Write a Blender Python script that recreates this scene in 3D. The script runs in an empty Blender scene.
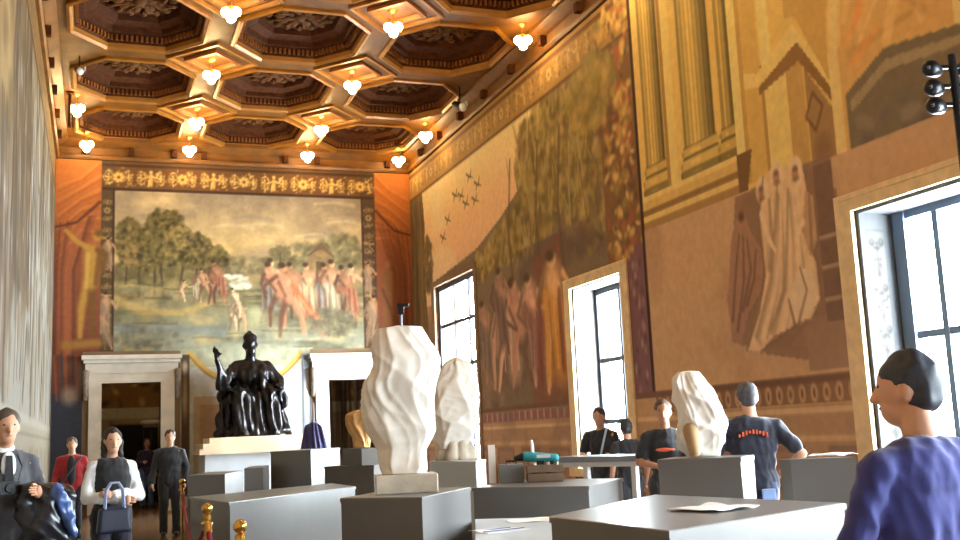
import bpy, bmesh, math, random
import numpy as np
from mathutils import Vector, Matrix

S = bpy.context.scene
COL = S.collection
R = math.radians
PI = math.pi

# ------------------------------------------------------------------ camera
CAM_H = 1.45
YAW, PITCH, ROLL, FPX = R(20.25), R(8.8), R(-2.5), 1053.0
_fw = np.array([math.sin(YAW)*math.cos(PITCH), math.cos(YAW)*math.cos(PITCH), math.sin(PITCH)])
_r0 = np.array([math.cos(YAW), -math.sin(YAW), 0.0])
_u0 = np.cross(_r0, _fw)
_r = _r0*math.cos(ROLL) + _u0*math.sin(ROLL)
_u = -_r0*math.sin(ROLL) + _u0*math.cos(ROLL)
cam_d = bpy.data.cameras.new('camera')
cam = bpy.data.objects.new('camera', cam_d)
COL.objects.link(cam)
cam_d.sensor_width = 36.0
cam_d.lens = 36.0*FPX/960.0
cam_d.clip_start = 0.05
cam_d.clip_end = 200
cam.matrix_world = Matrix(((_r[0], _u[0], -_fw[0], 0), (_r[1], _u[1], -_fw[1], 0), (_r[2], _u[2], -_fw[2], CAM_H), (0, 0, 0, 1)))
S.camera = cam

# ------------------------------------------------------------------ world, exposure
SKY_STRENGTH = 105.0
BULB_STRENGTH = 74.0
S.view_settings.view_transform = 'Standard'
S.view_settings.look = 'None'
S.view_settings.gamma = 1.0
S.view_settings.use_curve_mapping = False
S.view_settings.exposure = 0.0
W = bpy.data.worlds.new('overcast_sky')
S.world = W
W.use_nodes = True
_bg = W.node_tree.nodes['Background']
_bg.inputs[0].default_value = (0.88, 0.95, 1.0, 1)
_bg.inputs[1].default_value = SKY_STRENGTH
try:
    S.cycles.use_denoising = True
    S.cycles.sample_clamp_indirect = 5.0
    S.cycles.diffuse_bounces = 4
except Exception:
    pass

# ------------------------------------------------------------------ pixel -> world, used to measure where things stand
def ray(x, y):
    return (x-480)/FPX*_r - (y-270)/FPX*_u + _fw
def on_z(x, y, z):
    d = ray(x, y); t = (z-CAM_H)/d[2]
    return np.array([d[0]*t, d[1]*t, z])
def horizon(x):
    a = ray(x, 400)[2]; b = ray(x, 500)[2]
    return 400 + 100*a/(a-b)
def stand(x, d):
    v = ray(x, horizon(x))*d
    return float(v[0]), float(v[1])

# ------------------------------------------------------------------ helpers
def srgb(c):
    c = np.asarray(c, float)/255.0
    return np.where(c <= 0.04045, c/12.92, ((c+0.055)/1.055)**2.4)
def L4(c):
    return tuple(float(v) for v in srgb(c)) + (1.0,)

_mats = {}
def mat(name, col, rough=0.6, metal=0.0, noise=0.0, scale=8.0, bump=0.0, bscale=30.0, emit=0.0, emit_col=None, sheen=0.0, spec=0.5, coat=0.0, stretch=None):
    if name in _mats:
        return _mats[name]
    m = bpy.data.materials.new(name)
    m.use_nodes = True
    nt = m.node_tree
    b = nt.nodes['Principled BSDF']
    c = L4(col)
    b.inputs['Base Color'].default_value = c
    b.inputs['Roughness'].default_value = rough
    b.inputs['Metallic'].default_value = metal
    b.inputs['Specular IOR Level'].default_value = spec
    b.inputs['Coat Weight'].default_value = coat
    if sheen:
        b.inputs['Sheen Weight'].default_value = sheen
    tc = nt.nodes.new('ShaderNodeTexCoord')
    src = tc.outputs['Object']
    if stretch:
        mp = nt.nodes.new('ShaderNodeMapping')
        mp.inputs['Scale'].default_value = stretch
        nt.links.new(src, mp.inputs['Vector']); src = mp.outputs['Vector']
    if noise:
        n = nt.nodes.new('ShaderNodeTexNoise')
        n.inputs['Scale'].default_value = scale
        n.inputs['Detail'].default_value = 6
        nt.links.new(src, n.inputs['Vector'])
        r = nt.nodes.new('ShaderNodeValToRGB')
        r.color_ramp.elements[0].position = 0.3
        r.color_ramp.elements[1].position = 0.7
        r.color_ramp.elements[0].color = tuple(max(0, v*(1-noise)) for v in c[:3]) + (1,)
        r.color_ramp.elements[1].color = tuple(min(1, v*(1+noise)) for v in c[:3]) + (1,)
        nt.links.new(n.outputs['Fac'], r.inputs['Fac'])
        nt.links.new(r.outputs['Color'], b.inputs['Base Color'])
    if bump:
        n2 = nt.nodes.new('ShaderNodeTexNoise')
        n2.inputs['Scale'].default_value = bscale
        n2.inputs['Detail'].default_value = 5
        nt.links.new(src, n2.inputs['Vector'])
        bp = nt.nodes.new('ShaderNodeBump')
        bp.inputs['Strength'].default_value = bump
        bp.inputs['Distance'].default_value = 0.02
        nt.links.new(n2.outputs['Fac'], bp.inputs['Height'])
        nt.links.new(bp.outputs['Normal'], b.inputs['Normal'])
    if emit:
        b.inputs['Emission Color'].default_value = L4(emit_col or col)
        b.inputs['Emission Strength'].default_value = emit
    _mats[name] = m
    return m

class MB:
    def __init__(s):
        s.v = []; s.f = []
    def add(s, vs, fs):
        o = len(s.v)
        s.v.extend([tuple(float(c) for c in p) for p in vs])
        s.f.extend([tuple(i+o for i in f) for f in fs])
        return s
    def box(s, c, d, rz=0.0, taper=1.0):
        hx, hy, hz = d[0]/2, d[1]/2, d[2]/2
        cs, sn = math.cos(rz), math.sin(rz)
        vs = []
        for z, k in ((-hz, 1.0), (hz, taper)):
            for x, y in ((-hx, -hy), (hx, -hy), (hx, hy), (-hx, hy)):
                x *= k; y *= k
                vs.append((c[0]+x*cs-y*sn, c[1]+x*sn+y*cs, c[2]+z))
        return s.add(vs, [(0, 3, 2, 1), (4, 5, 6, 7), (0, 1, 5, 4), (1, 2, 6, 5), (2, 3, 7, 6), (3, 0, 4, 7)])
    def span(s, a, b):
        return s.box([(a[i]+b[i])/2 for i in range(3)], [abs(b[i]-a[i]) for i in range(3)])
    def prism(s, poly, z0, z1, bevel=0.0):
        n = len(poly)
        area = sum(poly[i][0]*poly[(i+1) % n][1]-poly[(i+1) % n][0]*poly[i][1] for i in range(n))
        if area < 0:
            poly = poly[::-1]
        cx = sum(p[0] for p in poly)/n; cy = sum(p[1] for p in poly)/n
        rings = [(z0, 0), (z1-bevel, 0), (z1, bevel)] if bevel else [(z0, 0), (z1, 0)]
        vs = []
        for z, ins in rings:
            for p in poly:
                dx, dy = cx-p[0], cy-p[1]; l = math.hypot(dx, dy)
                vs.append((p[0]+dx/l*ins*1.4, p[1]+dy/l*ins*1.4, z))
        fs = [tuple(range(n-1, -1, -1)), tuple(range(n*(len(rings)-1), n*len(rings)))]
        for k in range(len(rings)-1):
            for i in range(n):
                j = (i+1) % n
                fs.append((k*n+i, k*n+j, (k+1)*n+j, (k+1)*n+i))
        return s.add(vs, fs)
    def lathe(s, prof, c=(0, 0, 0), n=16):
        vs = []; fs = []
        for r, z in prof:
            for i in range(n):
                a = 2*PI*i/n
                vs.append((c[0]+r*math.cos(a), c[1]+r*math.sin(a), c[2]+z))
        for k in range(len(prof)-1):
            for i in range(n):
                j = (i+1) % n
                fs.append((k*n+i, k*n+j, (k+1)*n+j, (k+1)*n+i))
        fs.append(tuple(range(n-1, -1, -1)))
        fs.append(tuple(range(n*(len(prof)-1), n*len(prof))))
        return s.add(vs, fs)
    def capsule(s, p0, p1, r0, r1, n=12, m=4):
        p0 = np.array(p0, float); p1 = np.array(p1, float)
        d = p1-p0; l = np.linalg.norm(d); d = d/max(l, 1e-9)
        a = np.cross(d, (0, 0, 1.0) if abs(d[2]) < .9 else (1.0, 0, 0)); a /= np.linalg.norm(a); b = np.cross(d, a)
        rings = []
        for k in range(1, m+1):
            t = PI/2*k/m
            rings.append((p0-d*r0*math.cos(t), r0*math.sin(t)))
        for k in range(m):
            t = PI/2*k/m
            rings.append((p1+d*r1*math.sin(t), r1*math.cos(t)))
        vs = [p0-d*r0]; fs = []
        for c, r in rings:
            for i in range(n):
                w = 2*PI*i/n
                vs.append(c+(a*math.cos(w)+b*math.sin(w))*r)
        vs.append(p1+d*r1)
        nr = len(rings); last = 1+nr*n
        for i in range(n):
            j = (i+1) % n
            fs.append((0, 1+j, 1+i))
            for k in range(nr-1):
                fs.append((1+k*n+i, 1+k*n+j, 1+(k+1)*n+j, 1+(k+1)*n+i))
            fs.append((1+(nr-1)*n+i, 1+(nr-1)*n+j, last))
        return s.add(vs, fs)
    def ball(s, c, r, n=14, m=9, M=None):
        if not hasattr(r, '__len__'):
            r = (r, r, r)
        vs = [(0, 0, -1)]; fs = []
        for k in range(1, m):
            t = PI*k/m-PI/2
            for i in range(n):
                w = 2*PI*i/n
                vs.append((math.cos(t)*math.cos(w), math.cos(t)*math.sin(w), math.sin(t)))
        vs.append((0, 0, 1))
        for i in range(n):
            j = (i+1) % n
            fs.append((0, 1+j, 1+i))
            for k in range(m-2):
                fs.append((1+k*n+i, 1+k*n+j, 1+(k+1)*n+j, 1+(k+1)*n+i))
            fs.append((1+(m-2)*n+i, 1+(m-2)*n+j, len(vs)-1))
        out = []
        for v in vs:
            p = Vector((v[0]*r[0], v[1]*r[1], v[2]*r[2]))
            if M is not None:
                p = M @ p
            out.append((p[0]+c[0], p[1]+c[1], p[2]+c[2]))
        return s.add(out, fs)
    def tube(s, pts, r, n=8):
        pts = [np.array(p, float) for p in pts]
        rr = r if hasattr(r, '__len__') else [r]*len(pts)
        vs = []; fs = []; a = None
        for i, p in enumerate(pts):
            d = pts[min(i+1, len(pts)-1)]-pts[max(i-1, 0)]
            d = d/max(np.linalg.norm(d), 1e-9)
            if a is None:
                a = np.cross(d, (0, 0, 1.0) if abs(d[2]) < .9 else (1.0, 0, 0))
            a = a-d*np.dot(a, d); a /= np.linalg.norm(a); b = np.cross(d, a)
            for k in range(n):
                w = 2*PI*k/n
                vs.append(p+(a*math.cos(w)+b*math.sin(w))*rr[i])
        for i in range(len(pts)-1):
            for k in range(n):
                j = (k+1) % n
                fs.append((i*n+k, i*n+j, (i+1)*n+j, (i+1)*n+k))
        fs.append(tuple(range(n-1, -1, -1))); fs.append(tuple(range((len(pts)-1)*n, len(pts)*n)))
        return s.add(vs, fs)
    def mesh(s, name):
        me = bpy.data.meshes.new(name)
        me.from_pydata(s.v, [], s.f)
        me.validate()
        return me
    def build(s, name, m, parent=None, smooth=False, loc=None):
        return link(name, s.mesh(name), m, parent, smooth, loc)

def link(name, me, m, parent=None, smooth=False, loc=None):
    if m is not None:
        me.materials.append(m)
    bm = bmesh.new(); bm.from_mesh(me)
    bmesh.ops.recalc_face_normals(bm, faces=bm.faces[:])
    bm.to_mesh(me); bm.free()
    if smooth:
        me.polygons.foreach_set('use_smooth', [True]*len(me.polygons))
        if smooth != 'all':
            try:
                me.set_sharp_from_angle(angle=R(smooth if smooth > 1 else 40))
            except Exception:
                pass
    o = bpy.data.objects.new(name, me)
    COL.objects.link(o)
    if parent is not None:
        o.parent = parent
    if loc is not None:
        o.location = loc
    return o

def tag(o, label, cat, group=None):
    o['label'] = label; o['category'] = cat
    if group:
        o['group'] = group
    return o
def thing(name, label, cat, loc=(0, 0, 0), rz=0.0, group=None):
    o = bpy.data.objects.new(name, None)
    COL.objects.link(o)
    o.empty_display_size = 0.1
    o.location = loc; o.rotation_euler = (0, 0, rz)
    return tag(o, label, cat, group)
def struct(name, mb, m, parent=None, smooth=False):
    o = mb.build(name, m, parent, smooth)
    if parent is None:
        o['kind'] = 'structure'
    return o
def dup(root, loc, rz=None, label=None):
    r = root.copy(); COL.objects.link(r); r.location = loc
    if rz is not None:
        r.rotation_euler = (0, 0, rz)
    if label:
        r['label'] = label
    for ch in list(root.children):
        c = ch.copy(); COL.objects.link(c); c.parent = r
        for g in list(ch.children):
            d = g.copy(); COL.objects.link(d); d.parent = c
    return r

def waves(P, seed, freq, n=8, ridge=False, squash=(1, 1, 1)):
    """smooth pseudo noise of points, about -1..1"""
    rng = np.random.RandomState(seed)
    P = P*np.array(squash)
    out = np.zeros(len(P))
    for i in range(n):
        k = rng.normal(size=3); k /= np.linalg.norm(k)
        v = np.sin(P@k*freq*rng.uniform(.6, 1.6)+rng.uniform(0, 6.28)+1.3*np.sin(P@np.roll(k, 1)*freq*.5))
        out += (1-2*np.abs(v)) if ridge else v
    return out/math.sqrt(n)

def remesh(mb, voxel, smooth=2):
    """one continuous skin over overlapping shapes"""
    me = mb.mesh('tmp')
    o = bpy.data.objects.new('tmp', me); COL.objects.link(o)
    md = o.modifiers.new('r', 'REMESH'); md.mode = 'VOXEL'; md.voxel_size = voxel; md.adaptivity = 0
    if smooth:
        sm = o.modifiers.new('s', 'SMOOTH'); sm.factor = 0.5; sm.iterations = smooth
    dg = bpy.context.evaluated_depsgraph_get(); dg.update()
    out = bpy.data.meshes.new_from_object(o.evaluated_get(dg))
    bpy.data.objects.remove(o); bpy.data.meshes.remove(me)
    out.materials.clear()
    return out
def displace(me, fn):
    n = len(me.vertices)
    co = np.empty(n*3); me.vertices.foreach_get('co', co); co = co.reshape(-1, 3)
    nr = np.empty(n*3); me.vertices.foreach_get('normal', nr); nr = nr.reshape(-1, 3)
    co = co+nr*fn(co)[:, None]
    me.vertices.foreach_set('co', co.ravel()); me.update()

# ------------------------------------------------------------------ the room
XL, XR, YB, YF = -0.95, 7.72, 26.0, -7.0
ZC = 8.75          # underside of the ceiling beams
ZK = 8.30          # underside of the cornice
GOLD = mat('gilded_wood', (112, 68, 15), 0.5, 0.1, 0.3, 3.0, 0.25, 22)
GOLD_L = mat('bright_gilding', (152, 97, 28), 0.42, 0.2, 0.18, 5.0, 0.2, 30)
DARKWOOD = mat('dark_carved_wood', (72, 37, 14), 0.75, 0.0, 0.35, 9.0, 0.4, 25, spec=.12)
STUCCO = mat('plain_plaster', (120, 96, 70), 0.85, 0, 0.12, 3)
MARBLE = mat('cream_marble', (214, 206, 192), 0.35, 0, 0.10, 4.0)
MARBLE_W = mat('white_marble', (232, 230, 226), 0.4, 0, 0.06, 5.0)
TRAV = mat('tan_stone', (236, 206, 158), 0.6, 0, 0.14, 6.0)
FLOORM = mat('polished_terracotta_floor', (112, 86, 62), 0.25, 0, 0.2, 2.5)
REVEAL = mat('pale_reveal_plaster', (128, 126, 122), 0.7, 0, 0.08, 5)

struct('floor', MB().span((XL-.6, YF-.5, -.2), (XR+.7, 33.5, 0)), FLOORM)

WIN = [  # y0, y1, z0, z1, depth of the glass behind the wall face
    (21.30, 24.10, 0.75, 4.98, 0.10), (14.55, 16.42, 0.80, 3.84, 0.46), (6.95, 9.13, 0.75, 3.66, 0.52),
    (-0.4, 1.9, 0.75, 3.66, 0.50), (-6.0, -3.7, 0.75, 3.66, 0.50), (3.3, 5.2, 0.75, 3.66, 0.50)]
def wall_boxes(mb, x0, x1, y0, y1, z0, z1, holes):
    ys = sorted({y0, y1}|{h[0] for h in holes}|{h[1] for h in holes})
    for a, b in zip(ys, ys[1:]):
        hs = [h for h in holes if h[0] <= a+1e-6 and h[1] >= b-1e-6]
        if not hs:
            mb.span((x0, a, z0), (x1, b, z1))
        else:
            mb.span((x0, a, z0), (x1, b, hs[0][2])); mb.span((x0, a, hs[0][3]), (x1, b, z1))
    return mb
struct('wall_right', wall_boxes(MB(), XR, XR+.65, YF, YB+.5, 0, 9.6, WIN), STUCCO)
struct('wall_left', MB().span((XL-.5, YF, 0), (XL, YB+.5, 9.6)), STUCCO)
struct('wall_front', MB().span((XL-.5, YF-.5, 0), (XR+.65, YF, 9.6)), STUCCO)
DOORS = [(0.14, 1.45, 2.96), (5.44, 6.72, 2.92)]
mb = MB()
xs = [XL, DOORS[0][0], DOORS[0][1], DOORS[1][0], DOORS[1][1], XR]
for i in range(5):
    z0 = 0 if i % 2 == 0 else DOORS[i//2][2]
    mb.span((xs[i], YB, z0), (xs[i+1], YB+.5, 9.6))
struct('wall_back', mb, STUCCO)
# room beyond the doors
mb = MB().span((XL-.5, 31.5, 0), (XR+.6, 31.8, 5.0)).span((XL-.8, 26.5, 0), (XL-.5, 31.5, 5.0)).span((XR+.4, 26.5, 0), (XR+.7, 31.5, 5.0)).span((3.3, 26.5, 0), (3.5, 31.5, 5.0))
struct('wall_beyond', mb, mat('ochre_beyond_plaster', (150, 128, 96), .85, 0, .25, 1.5))
struct('ceiling_beyond', MB().span((XL-.8, 26.5, 5.0), (XR+.7, 31.8, 5.3)), STUCCO)

# ------------------------------------------------------------------ coffered ceiling
PX, PY = 2.80, 3.12
LX = [-0.75, 2.05, 4.85, 7.65]
LY = [22.97-PY*k for k in range(-1, 9)]          # 26.09, 22.97, 19.85 ...
AX, AY, CX, CY = 1.13, 1.27, 0.53, 0.58           # octagon half sizes and short half sides
def octagon(cx, cy, k=1.0, d=0.0):
    ax, ay, bx, by = AX*k-d, AY*k-d, CX*k-d*.41, CY*k-d*.41
    return [(cx+bx, cy-ay), (cx+ax, cy-by), (cx+ax, cy+by), (cx+bx, cy+ay), (cx-bx, cy+ay), (cx-ax, cy+by), (cx-ax, cy-by), (cx-bx, cy-ay)]
mb = MB()
NROW = 5
centres = []
for r in range(NROW):
    for c in range(3):
        cx, cy = LX[c]+PX/2, LY[r]-PY/2
        centres.append((r, c, cx, cy))
        oc = octagon(cx, cy)
        q = [(cx+PX/2, cy-PY/2), (cx+PX/2, cy+PY/2), (cx-PX/2, cy+PY/2), (cx-PX/2, cy-PY/2)]
        vs = [(p[0], p[1], ZC) for p in oc+q]
        mb.add(vs, [(0, 1, 8), (1, 2, 9, 8), (2, 3, 9), (3, 4, 10, 9), (4, 5, 10), (5, 6, 11, 10), (6, 7, 11), (7, 0, 8, 11)])
ylow = LY[NROW]
mb.add([(LX[0], YF, ZC), (LX[3], YF, ZC), (LX[3], ylow, ZC), (LX[0], ylow, ZC)], [(0, 1, 2, 3)])
mb.add([(XL-.1, YF, ZC), (LX[0], YF, ZC), (LX[0], YB+.1, ZC), (XL-.1, YB+.1, ZC)], [(0, 1, 2, 3)])
mb.add([(LX[3], YF, ZC), (XR+.1, YF, ZC), (XR+.1, YB+.1, ZC), (LX[3], YB+.1, ZC)], [(0, 1, 2, 3)])
mb.span((XL-.5, YF-.5, 9.6), (XR+.65, YB+.5, 9.8))  # unseen cover slab above the coffers, put there to keep sky light out
struct('ceiling', mb, GOLD)

def ring(mb, polys):
    """joins closed loops of (poly, z)"""
    n = len(polys[0][0]); vs = []; fs = []
    for p, z in polys:
        vs += [(x, y, z) for x, y in p]
    for k in range(len(polys)-1):
        for i in range(n):
            j = (i+1) % n
            fs.append((k*n+i, k*n+j, (k+1)*n+j, (k+1)*n+i))
    return mb.add(vs, fs)
ROWW = ['nearest the painted end wall', 'second from the end wall', 'third from the end wall', 'fourth from the end wall', 'fifth from the end wall']
COLW = ['left', 'middle', 'right']
proto = None
for r, c, cx, cy in centres:
    lab = 'dark octagonal coffer with gilded rim, %s of the row %s' % (COLW[c], ROWW[r])
    if proto is None:
        proto = thing('ceiling_coffer', lab, 'ceiling coffer', (cx, cy, ZC), 0, 'octagonal coffers of the ceiling')
        o0 = octagon(0, 0, 1, -.03)
        m1 = MB(); ring(m1, [(octagon(0, 0, 1, -.05), .02), (octagon(0, 0, 1, -.05), -.05), (octagon(0, 0, 1, 0.0), -.07), (octagon(0, 0, 1, .05), -.03), (octagon(0, 0, 1, .06), .05), (octagon(0, 0, 1, .0), .05)])
        m1.build('gilded_rim', GOLD_L, proto)
        m2 = MB(); ring(m2, [(octagon(0, 0, 1, .0), .0), (octagon(0, 0, 1, .07), .09), (octagon(0, 0, 1, .09), .20), (octagon(0, 0, 1, .22), .21), (octagon(0, 0, 1, .24), .30), (octagon(0, 0, 1, .42), .36), (octagon(0, 0, 1, .46), .46)])
        oc = octagon(0, 0, 1, .46)
        m2.add([(x, y, .46) for x, y in oc], [tuple(range(8))])
        m2.build('stepped_well', DARKWOOD, proto)
        m3 = MB()
        oc = octagon(0, 0, 1, .11)
        for i in range(8):
            a = np.array(oc[i]); b = np.array(oc[(i+1) % 8]); l = np.linalg.norm(b-a); n = max(3, int(l/.085))
            ang = math.atan2(b[1]-a[1], b[0]-a[0])
            for k in range(n):
                p = a+(b-a)*(k+.5)/n
                m3.box((p[0], p[1], .14), (.042, .055, .10), ang)
        d = m3.build('dentil_band', mat('brown_gilt_dentils', (132, 76, 30), .6, .05, spec=.2), proto)
        m4 = MB()
        for ringr, nn, rr in ((.62, 16, .075), (.40, 10, .10), (.20, 6, .09)):
            for i in range(nn):
                a = 2*PI*i/nn+ringr
                m4.ball((ringr*math.cos(a)*.92, ringr*math.sin(a), .42), (rr*1.25, rr*.8, .06), 8, 5, Matrix.Rotation(a, 3, 'Z'))
        m4.ball((0, 0, .40), (.13, .13, .10), 10, 6)
        for i in range(8):
            a = 2*PI*i/8+.2
            m4.tube([(0.2*math.cos(a), .2*math.sin(a), .40), (.42*math.cos(a+.25), .42*math.sin(a+.25), .36), (.6*math.cos(a), .62*math.sin(a), .41)], [.03, .045, .02], 6)
        m4.build('carved_rosette', mat('worn_gilt_carving', (92, 56, 24), .75, 0, .3, 12, spec=.15), proto, True)
    else:
        dup(proto, (cx, cy, ZC), None, lab)
proto = None
k = 0
for r in range(1, 6):
    for c in (1, 2):
        lab = 'gilded diamond moulding around a lamp, %s of the pair %s' % (('left', 'right')[c-1], ['', 'nearest the end wall', 'second from the end wall', 'third from the end wall', 'fourth from the end wall', 'fifth from the end wall'][r])
        if proto is None:
            proto = thing('diamond_moulding', lab, 'ceiling moulding', (LX[c], LY[r], ZC-.003), 0, 'diamond mouldings of the ceiling')
            dm = lambda a, b: [(a, 0), (0, b), (-a, 0), (0, -b)]
            ring(MB(), [(dm(.86, .96), 0), (dm(.86, .96), -.05), (dm(.78, .87), -.05), (dm(.76, .85), 0)]).build('outer_strip', GOLD_L, proto)
            ring(MB(), [(dm(.54, .60), 0), (dm(.54, .60), -.07), (dm(.44, .49), -.07), (dm(.40, .44), 0)]).build('inner_strip', mat('darker_gilt', (140, 84, 28), .5, .2), proto)  # inner strip has a darker gilt colour than the outer one
        else:
            dup(proto, (LX[c], LY[r], ZC-.003), None, lab)

# cornice: stepped profile (distance from wall, z)
CP = [(0, ZK-.02), (.07, ZK-.02), (.10, ZK+.03), (.10, ZK+.07), (.05, ZK+.10), (.05, ZK+.26), (.10, ZK+.28), (.20, ZK+.34), (.27, ZK+.38), (.27, ZC+.02), (0, ZC+.02)]
def sweep(pts2d, a, b, inward):
    n = len(pts2d); vs = []
    for p in (a, b):
        for d, z in pts2d:
            vs.append((p[0]+inward[0]*d, p[1]+inward[1]*d, z))
    fs = [(i, (i+1) % n, n+(i+1) % n, n+i) for i in range(n)]+[tuple(range(n)), tuple(range(2*n-1, n-1, -1))]
    return MB().add(vs, fs)
struct('trim_1', sweep(CP, (XL, YB), (XR, YB), (0, -1)), GOLD)
struct('trim_2', sweep(CP, (XR, YF), (XR, YB), (-1, 0)), GOLD)
struct('trim_3', sweep(CP, (XL, YF), (XL, YB), (1, 0)), GOLD)
mb = MB()
for i in range(7):
    x = [-.3, .75, 1.75, 2.45, 4.45, 5.25, 7.1][i]
    mb.box((x, YB-.11, ZK+.18), (.12, .14, .17))
for y in np.arange(9, 25.9, 1.56):
    mb.box((XR-.11, y, ZK+.18), (.14, .12, .17)); mb.box((XL+.11, y, ZK+.18), (.14, .12, .17))
o = mb.build('trim_4', DARKWOOD); o['kind'] = 'structure'
#PART2
# ------------------------------------------------------------------ wall paintings: colours computed per vertex of a fine grid
class Canvas:
    def __init__(s, u0, u1, v0, v1, res, col):
        s.u0, s.v0, s.res = u0, v0, res
        s.w = int(round((u1-u0)*res))+1; s.h = int(round((v1-v0)*res))+1
        s.a = np.empty((s.h, s.w, 3)); s.a[:] = col
        s.U = u0+np.arange(s.w)/res; s.V = v0+np.arange(s.h)/res
    def fbm(s, su, sv, seed, oct=4):
        rng = np.random.RandomState(seed); out = np.zeros((s.h, s.w)); amp = 1; tot = 0
        for o in range(oct):
            nu = max(2, int((s.U[-1]-s.U[0])*su*2**o)+2); nv = max(2, int((s.V[-1]-s.V[0])*sv*2**o)+2)
            g = rng.rand(nv, nu)
            x = np.linspace(0, nu-1.001, s.w); y = np.linspace(0, nv-1.001, s.h)
            xi = x.astype(int); yi = y.astype(int); fx = x-xi; fy = (y-yi)[:, None]
            fx = fx*fx*(3-2*fx); fy = fy*fy*(3-2*fy)
            t = g[yi][:, xi]*(1-fx)+g[yi][:, xi+1]*fx
            b = g[yi+1][:, xi]*(1-fx)+g[yi+1][:, xi+1]*fx
            out += amp*(t*(1-fy)+b*fy); tot += amp; amp *= .55
        return out/tot
    def box(s, u0, u1, v0, v1):
        i0 = max(0, int((u0-s.u0)*s.res)); i1 = min(s.w, int((u1-s.u0)*s.res)+2)
        j0 = max(0, int((v0-s.v0)*s.res)); j1 = min(s.h, int((v1-s.v0)*s.res)+2)
        return i0, i1, j0, j1
    def mix(s, i0, i1, j0, j1, al, col):
        if i1 <= i0 or j1 <= j0: return
        A = s.a[j0:j1, i0:i1]
        A += (np.asarray(col, float)-A)*al[..., None]
    def rect(s, u0, u1, v0, v1, col, al=1.0):
        i0, i1, j0, j1 = s.box(u0, u1, v0, v1)
        U = s.U[i0:i1][None, :]; V = s.V[j0:j1][:, None]
        m = ((U >= u0) & (U <= u1) & (V >= v0) & (V <= v1))*al
        s.mix(i0, i1, j0, j1, m, col)
    def vgrad(s, u0, u1, v0, v1, stops):
        i0, i1, j0, j1 = s.box(u0, u1, v0, v1)
        t = (s.V[j0:j1]-v0)/(v1-v0); ts = [k for k, _ in stops]
        c = np.stack([np.interp(t, ts, [q[k] for _, q in stops]) for k in range(3)], -1)
        s.a[j0:j1, i0:i1] = c[:, None, :]
    def blob(s, u, v, ru, rv, col, al=1.0, ang=0.0, hard=.35):
        q = max(ru, rv)*1.1
        i0, i1, j0, j1 = s.box(u-q, u+q, v-q, v+q)
        if i1 <= i0 or j1 <= j0: return
        U = s.U[i0:i1][None, :]-u; V = s.V[j0:j1][:, None]-v
        c, n = math.cos(ang), math.sin(ang)
        d = np.sqrt(((U*c+V*n)/ru)**2+((-U*n+V*c)/rv)**2)
        s.mix(i0, i1, j0, j1, np.clip((1-d)/max(1e-3, 1-hard), 0, 1)*al, col)
    def stroke(s, pts, w0, w1, col, al=1.0, hard=.3):
        p = np.array(pts, float); L = np.linalg.norm(np.diff(p, axis=0), axis=1); T = L.sum()
        q = max(w0, w1); lo = p.min(0)-q; hi = p.max(0)+q
        i0, i1, j0, j1 = s.box(lo[0], hi[0], lo[1], hi[1])
        if i1 <= i0 or j1 <= j0: return
        U = s.U[i0:i1][None, :]; V = s.V[j0:j1][:, None]; best = np.full((j1-j0, i1-i0), 9.); acc = 0
        for k in range(len(L)):
            d = p[k+1]-p[k]; t = np.clip(((U-p[k][0])*d[0]+(V-p[k][1])*d[1])/max(L[k]**2, 1e-9), 0, 1)
            w = w0+(w1-w0)*(acc+t*L[k])/T
            best = np.minimum(best, np.hypot(U-p[k][0]-t*d[0], V-p[k][1]-t*d[1])/w); acc += L[k]
        s.mix(i0, i1, j0, j1, np.clip((1-best)/(1-hard), 0, 1)*al, col)
    def poly(s, pts, col, al=1.0):
        p = np.array(pts, float); lo = p.min(0); hi = p.max(0)
        i0, i1, j0, j1 = s.box(lo[0], hi[0], lo[1], hi[1])
        if i1 <= i0 or j1 <= j0: return
        U = s.U[i0:i1][None, :]; V = s.V[j0:j1][:, None]; m = np.zeros((j1-j0, i1-i0), bool)
        for k in range(len(p)):
            a, b = p[k], p[(k+1) % len(p)]
            if a[1] == b[1]: continue
            m ^= ((a[1] > V) != (b[1] > V)) & (U < (b[0]-a[0])*(V-a[1])/(b[1]-a[1])+a[0])
        s.mix(i0, i1, j0, j1, m*al, col)
    def leaves(s, u, v, ru, rv, cols, n, size, rng, asp=1.0):
        for i in range(n):
            a = rng.uniform(0, 6.28); r = math.sqrt(rng.uniform(0, 1))
            c = np.array(cols[rng.randint(len(cols))])+rng.uniform(-9, 9)
            z = size*rng.uniform(.5, 1.3)
            s.blob(u+ru*r*math.cos(a), v+rv*r*math.sin(a), z, z*asp, c, rng.uniform(.45, .9), rng.uniform(0, 3), .2)
    def person(s, u, v, h, skin, robe, rng, lean=0.0, wide=1.0):
        """a loosely painted standing figure, feet at (u, v)"""
        k = h/7.5; sk = np.array(skin, float); rb = np.array(robe, float); dk = sk*.62
        hip = (u+lean*h*.5, v+h*.5); sh = (u+lean*h*.85, v+h*.8); w = k*wide
        s.stroke([(u-.5*w, v), (u-.35*w+lean*h*.2, v+h*.27), (hip[0]-.2*w, hip[1])], .2*k, .5*k, dk)
        s.stroke([(u+.55*w, v), (u+.5*w+lean*h*.25, v+h*.27), (hip[0]+.25*w, hip[1])], .2*k, .52*k, sk)
        s.stroke([hip, sh], .75*w, .95*w, sk)
        s.blob(hip[0]-.4*w, hip[1]+1.1*k, .5*w, 1.4*k, dk, .6)
        e = rng.uniform(-1, 1)
        s.stroke([(sh[0]-.8*w, sh[1]), (sh[0]-1.3*w, sh[1]-1.3*k), (sh[0]-.6*w*e-1.0*w, sh[1]-2.3*k)], .32*k, .2*k, dk)
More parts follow.
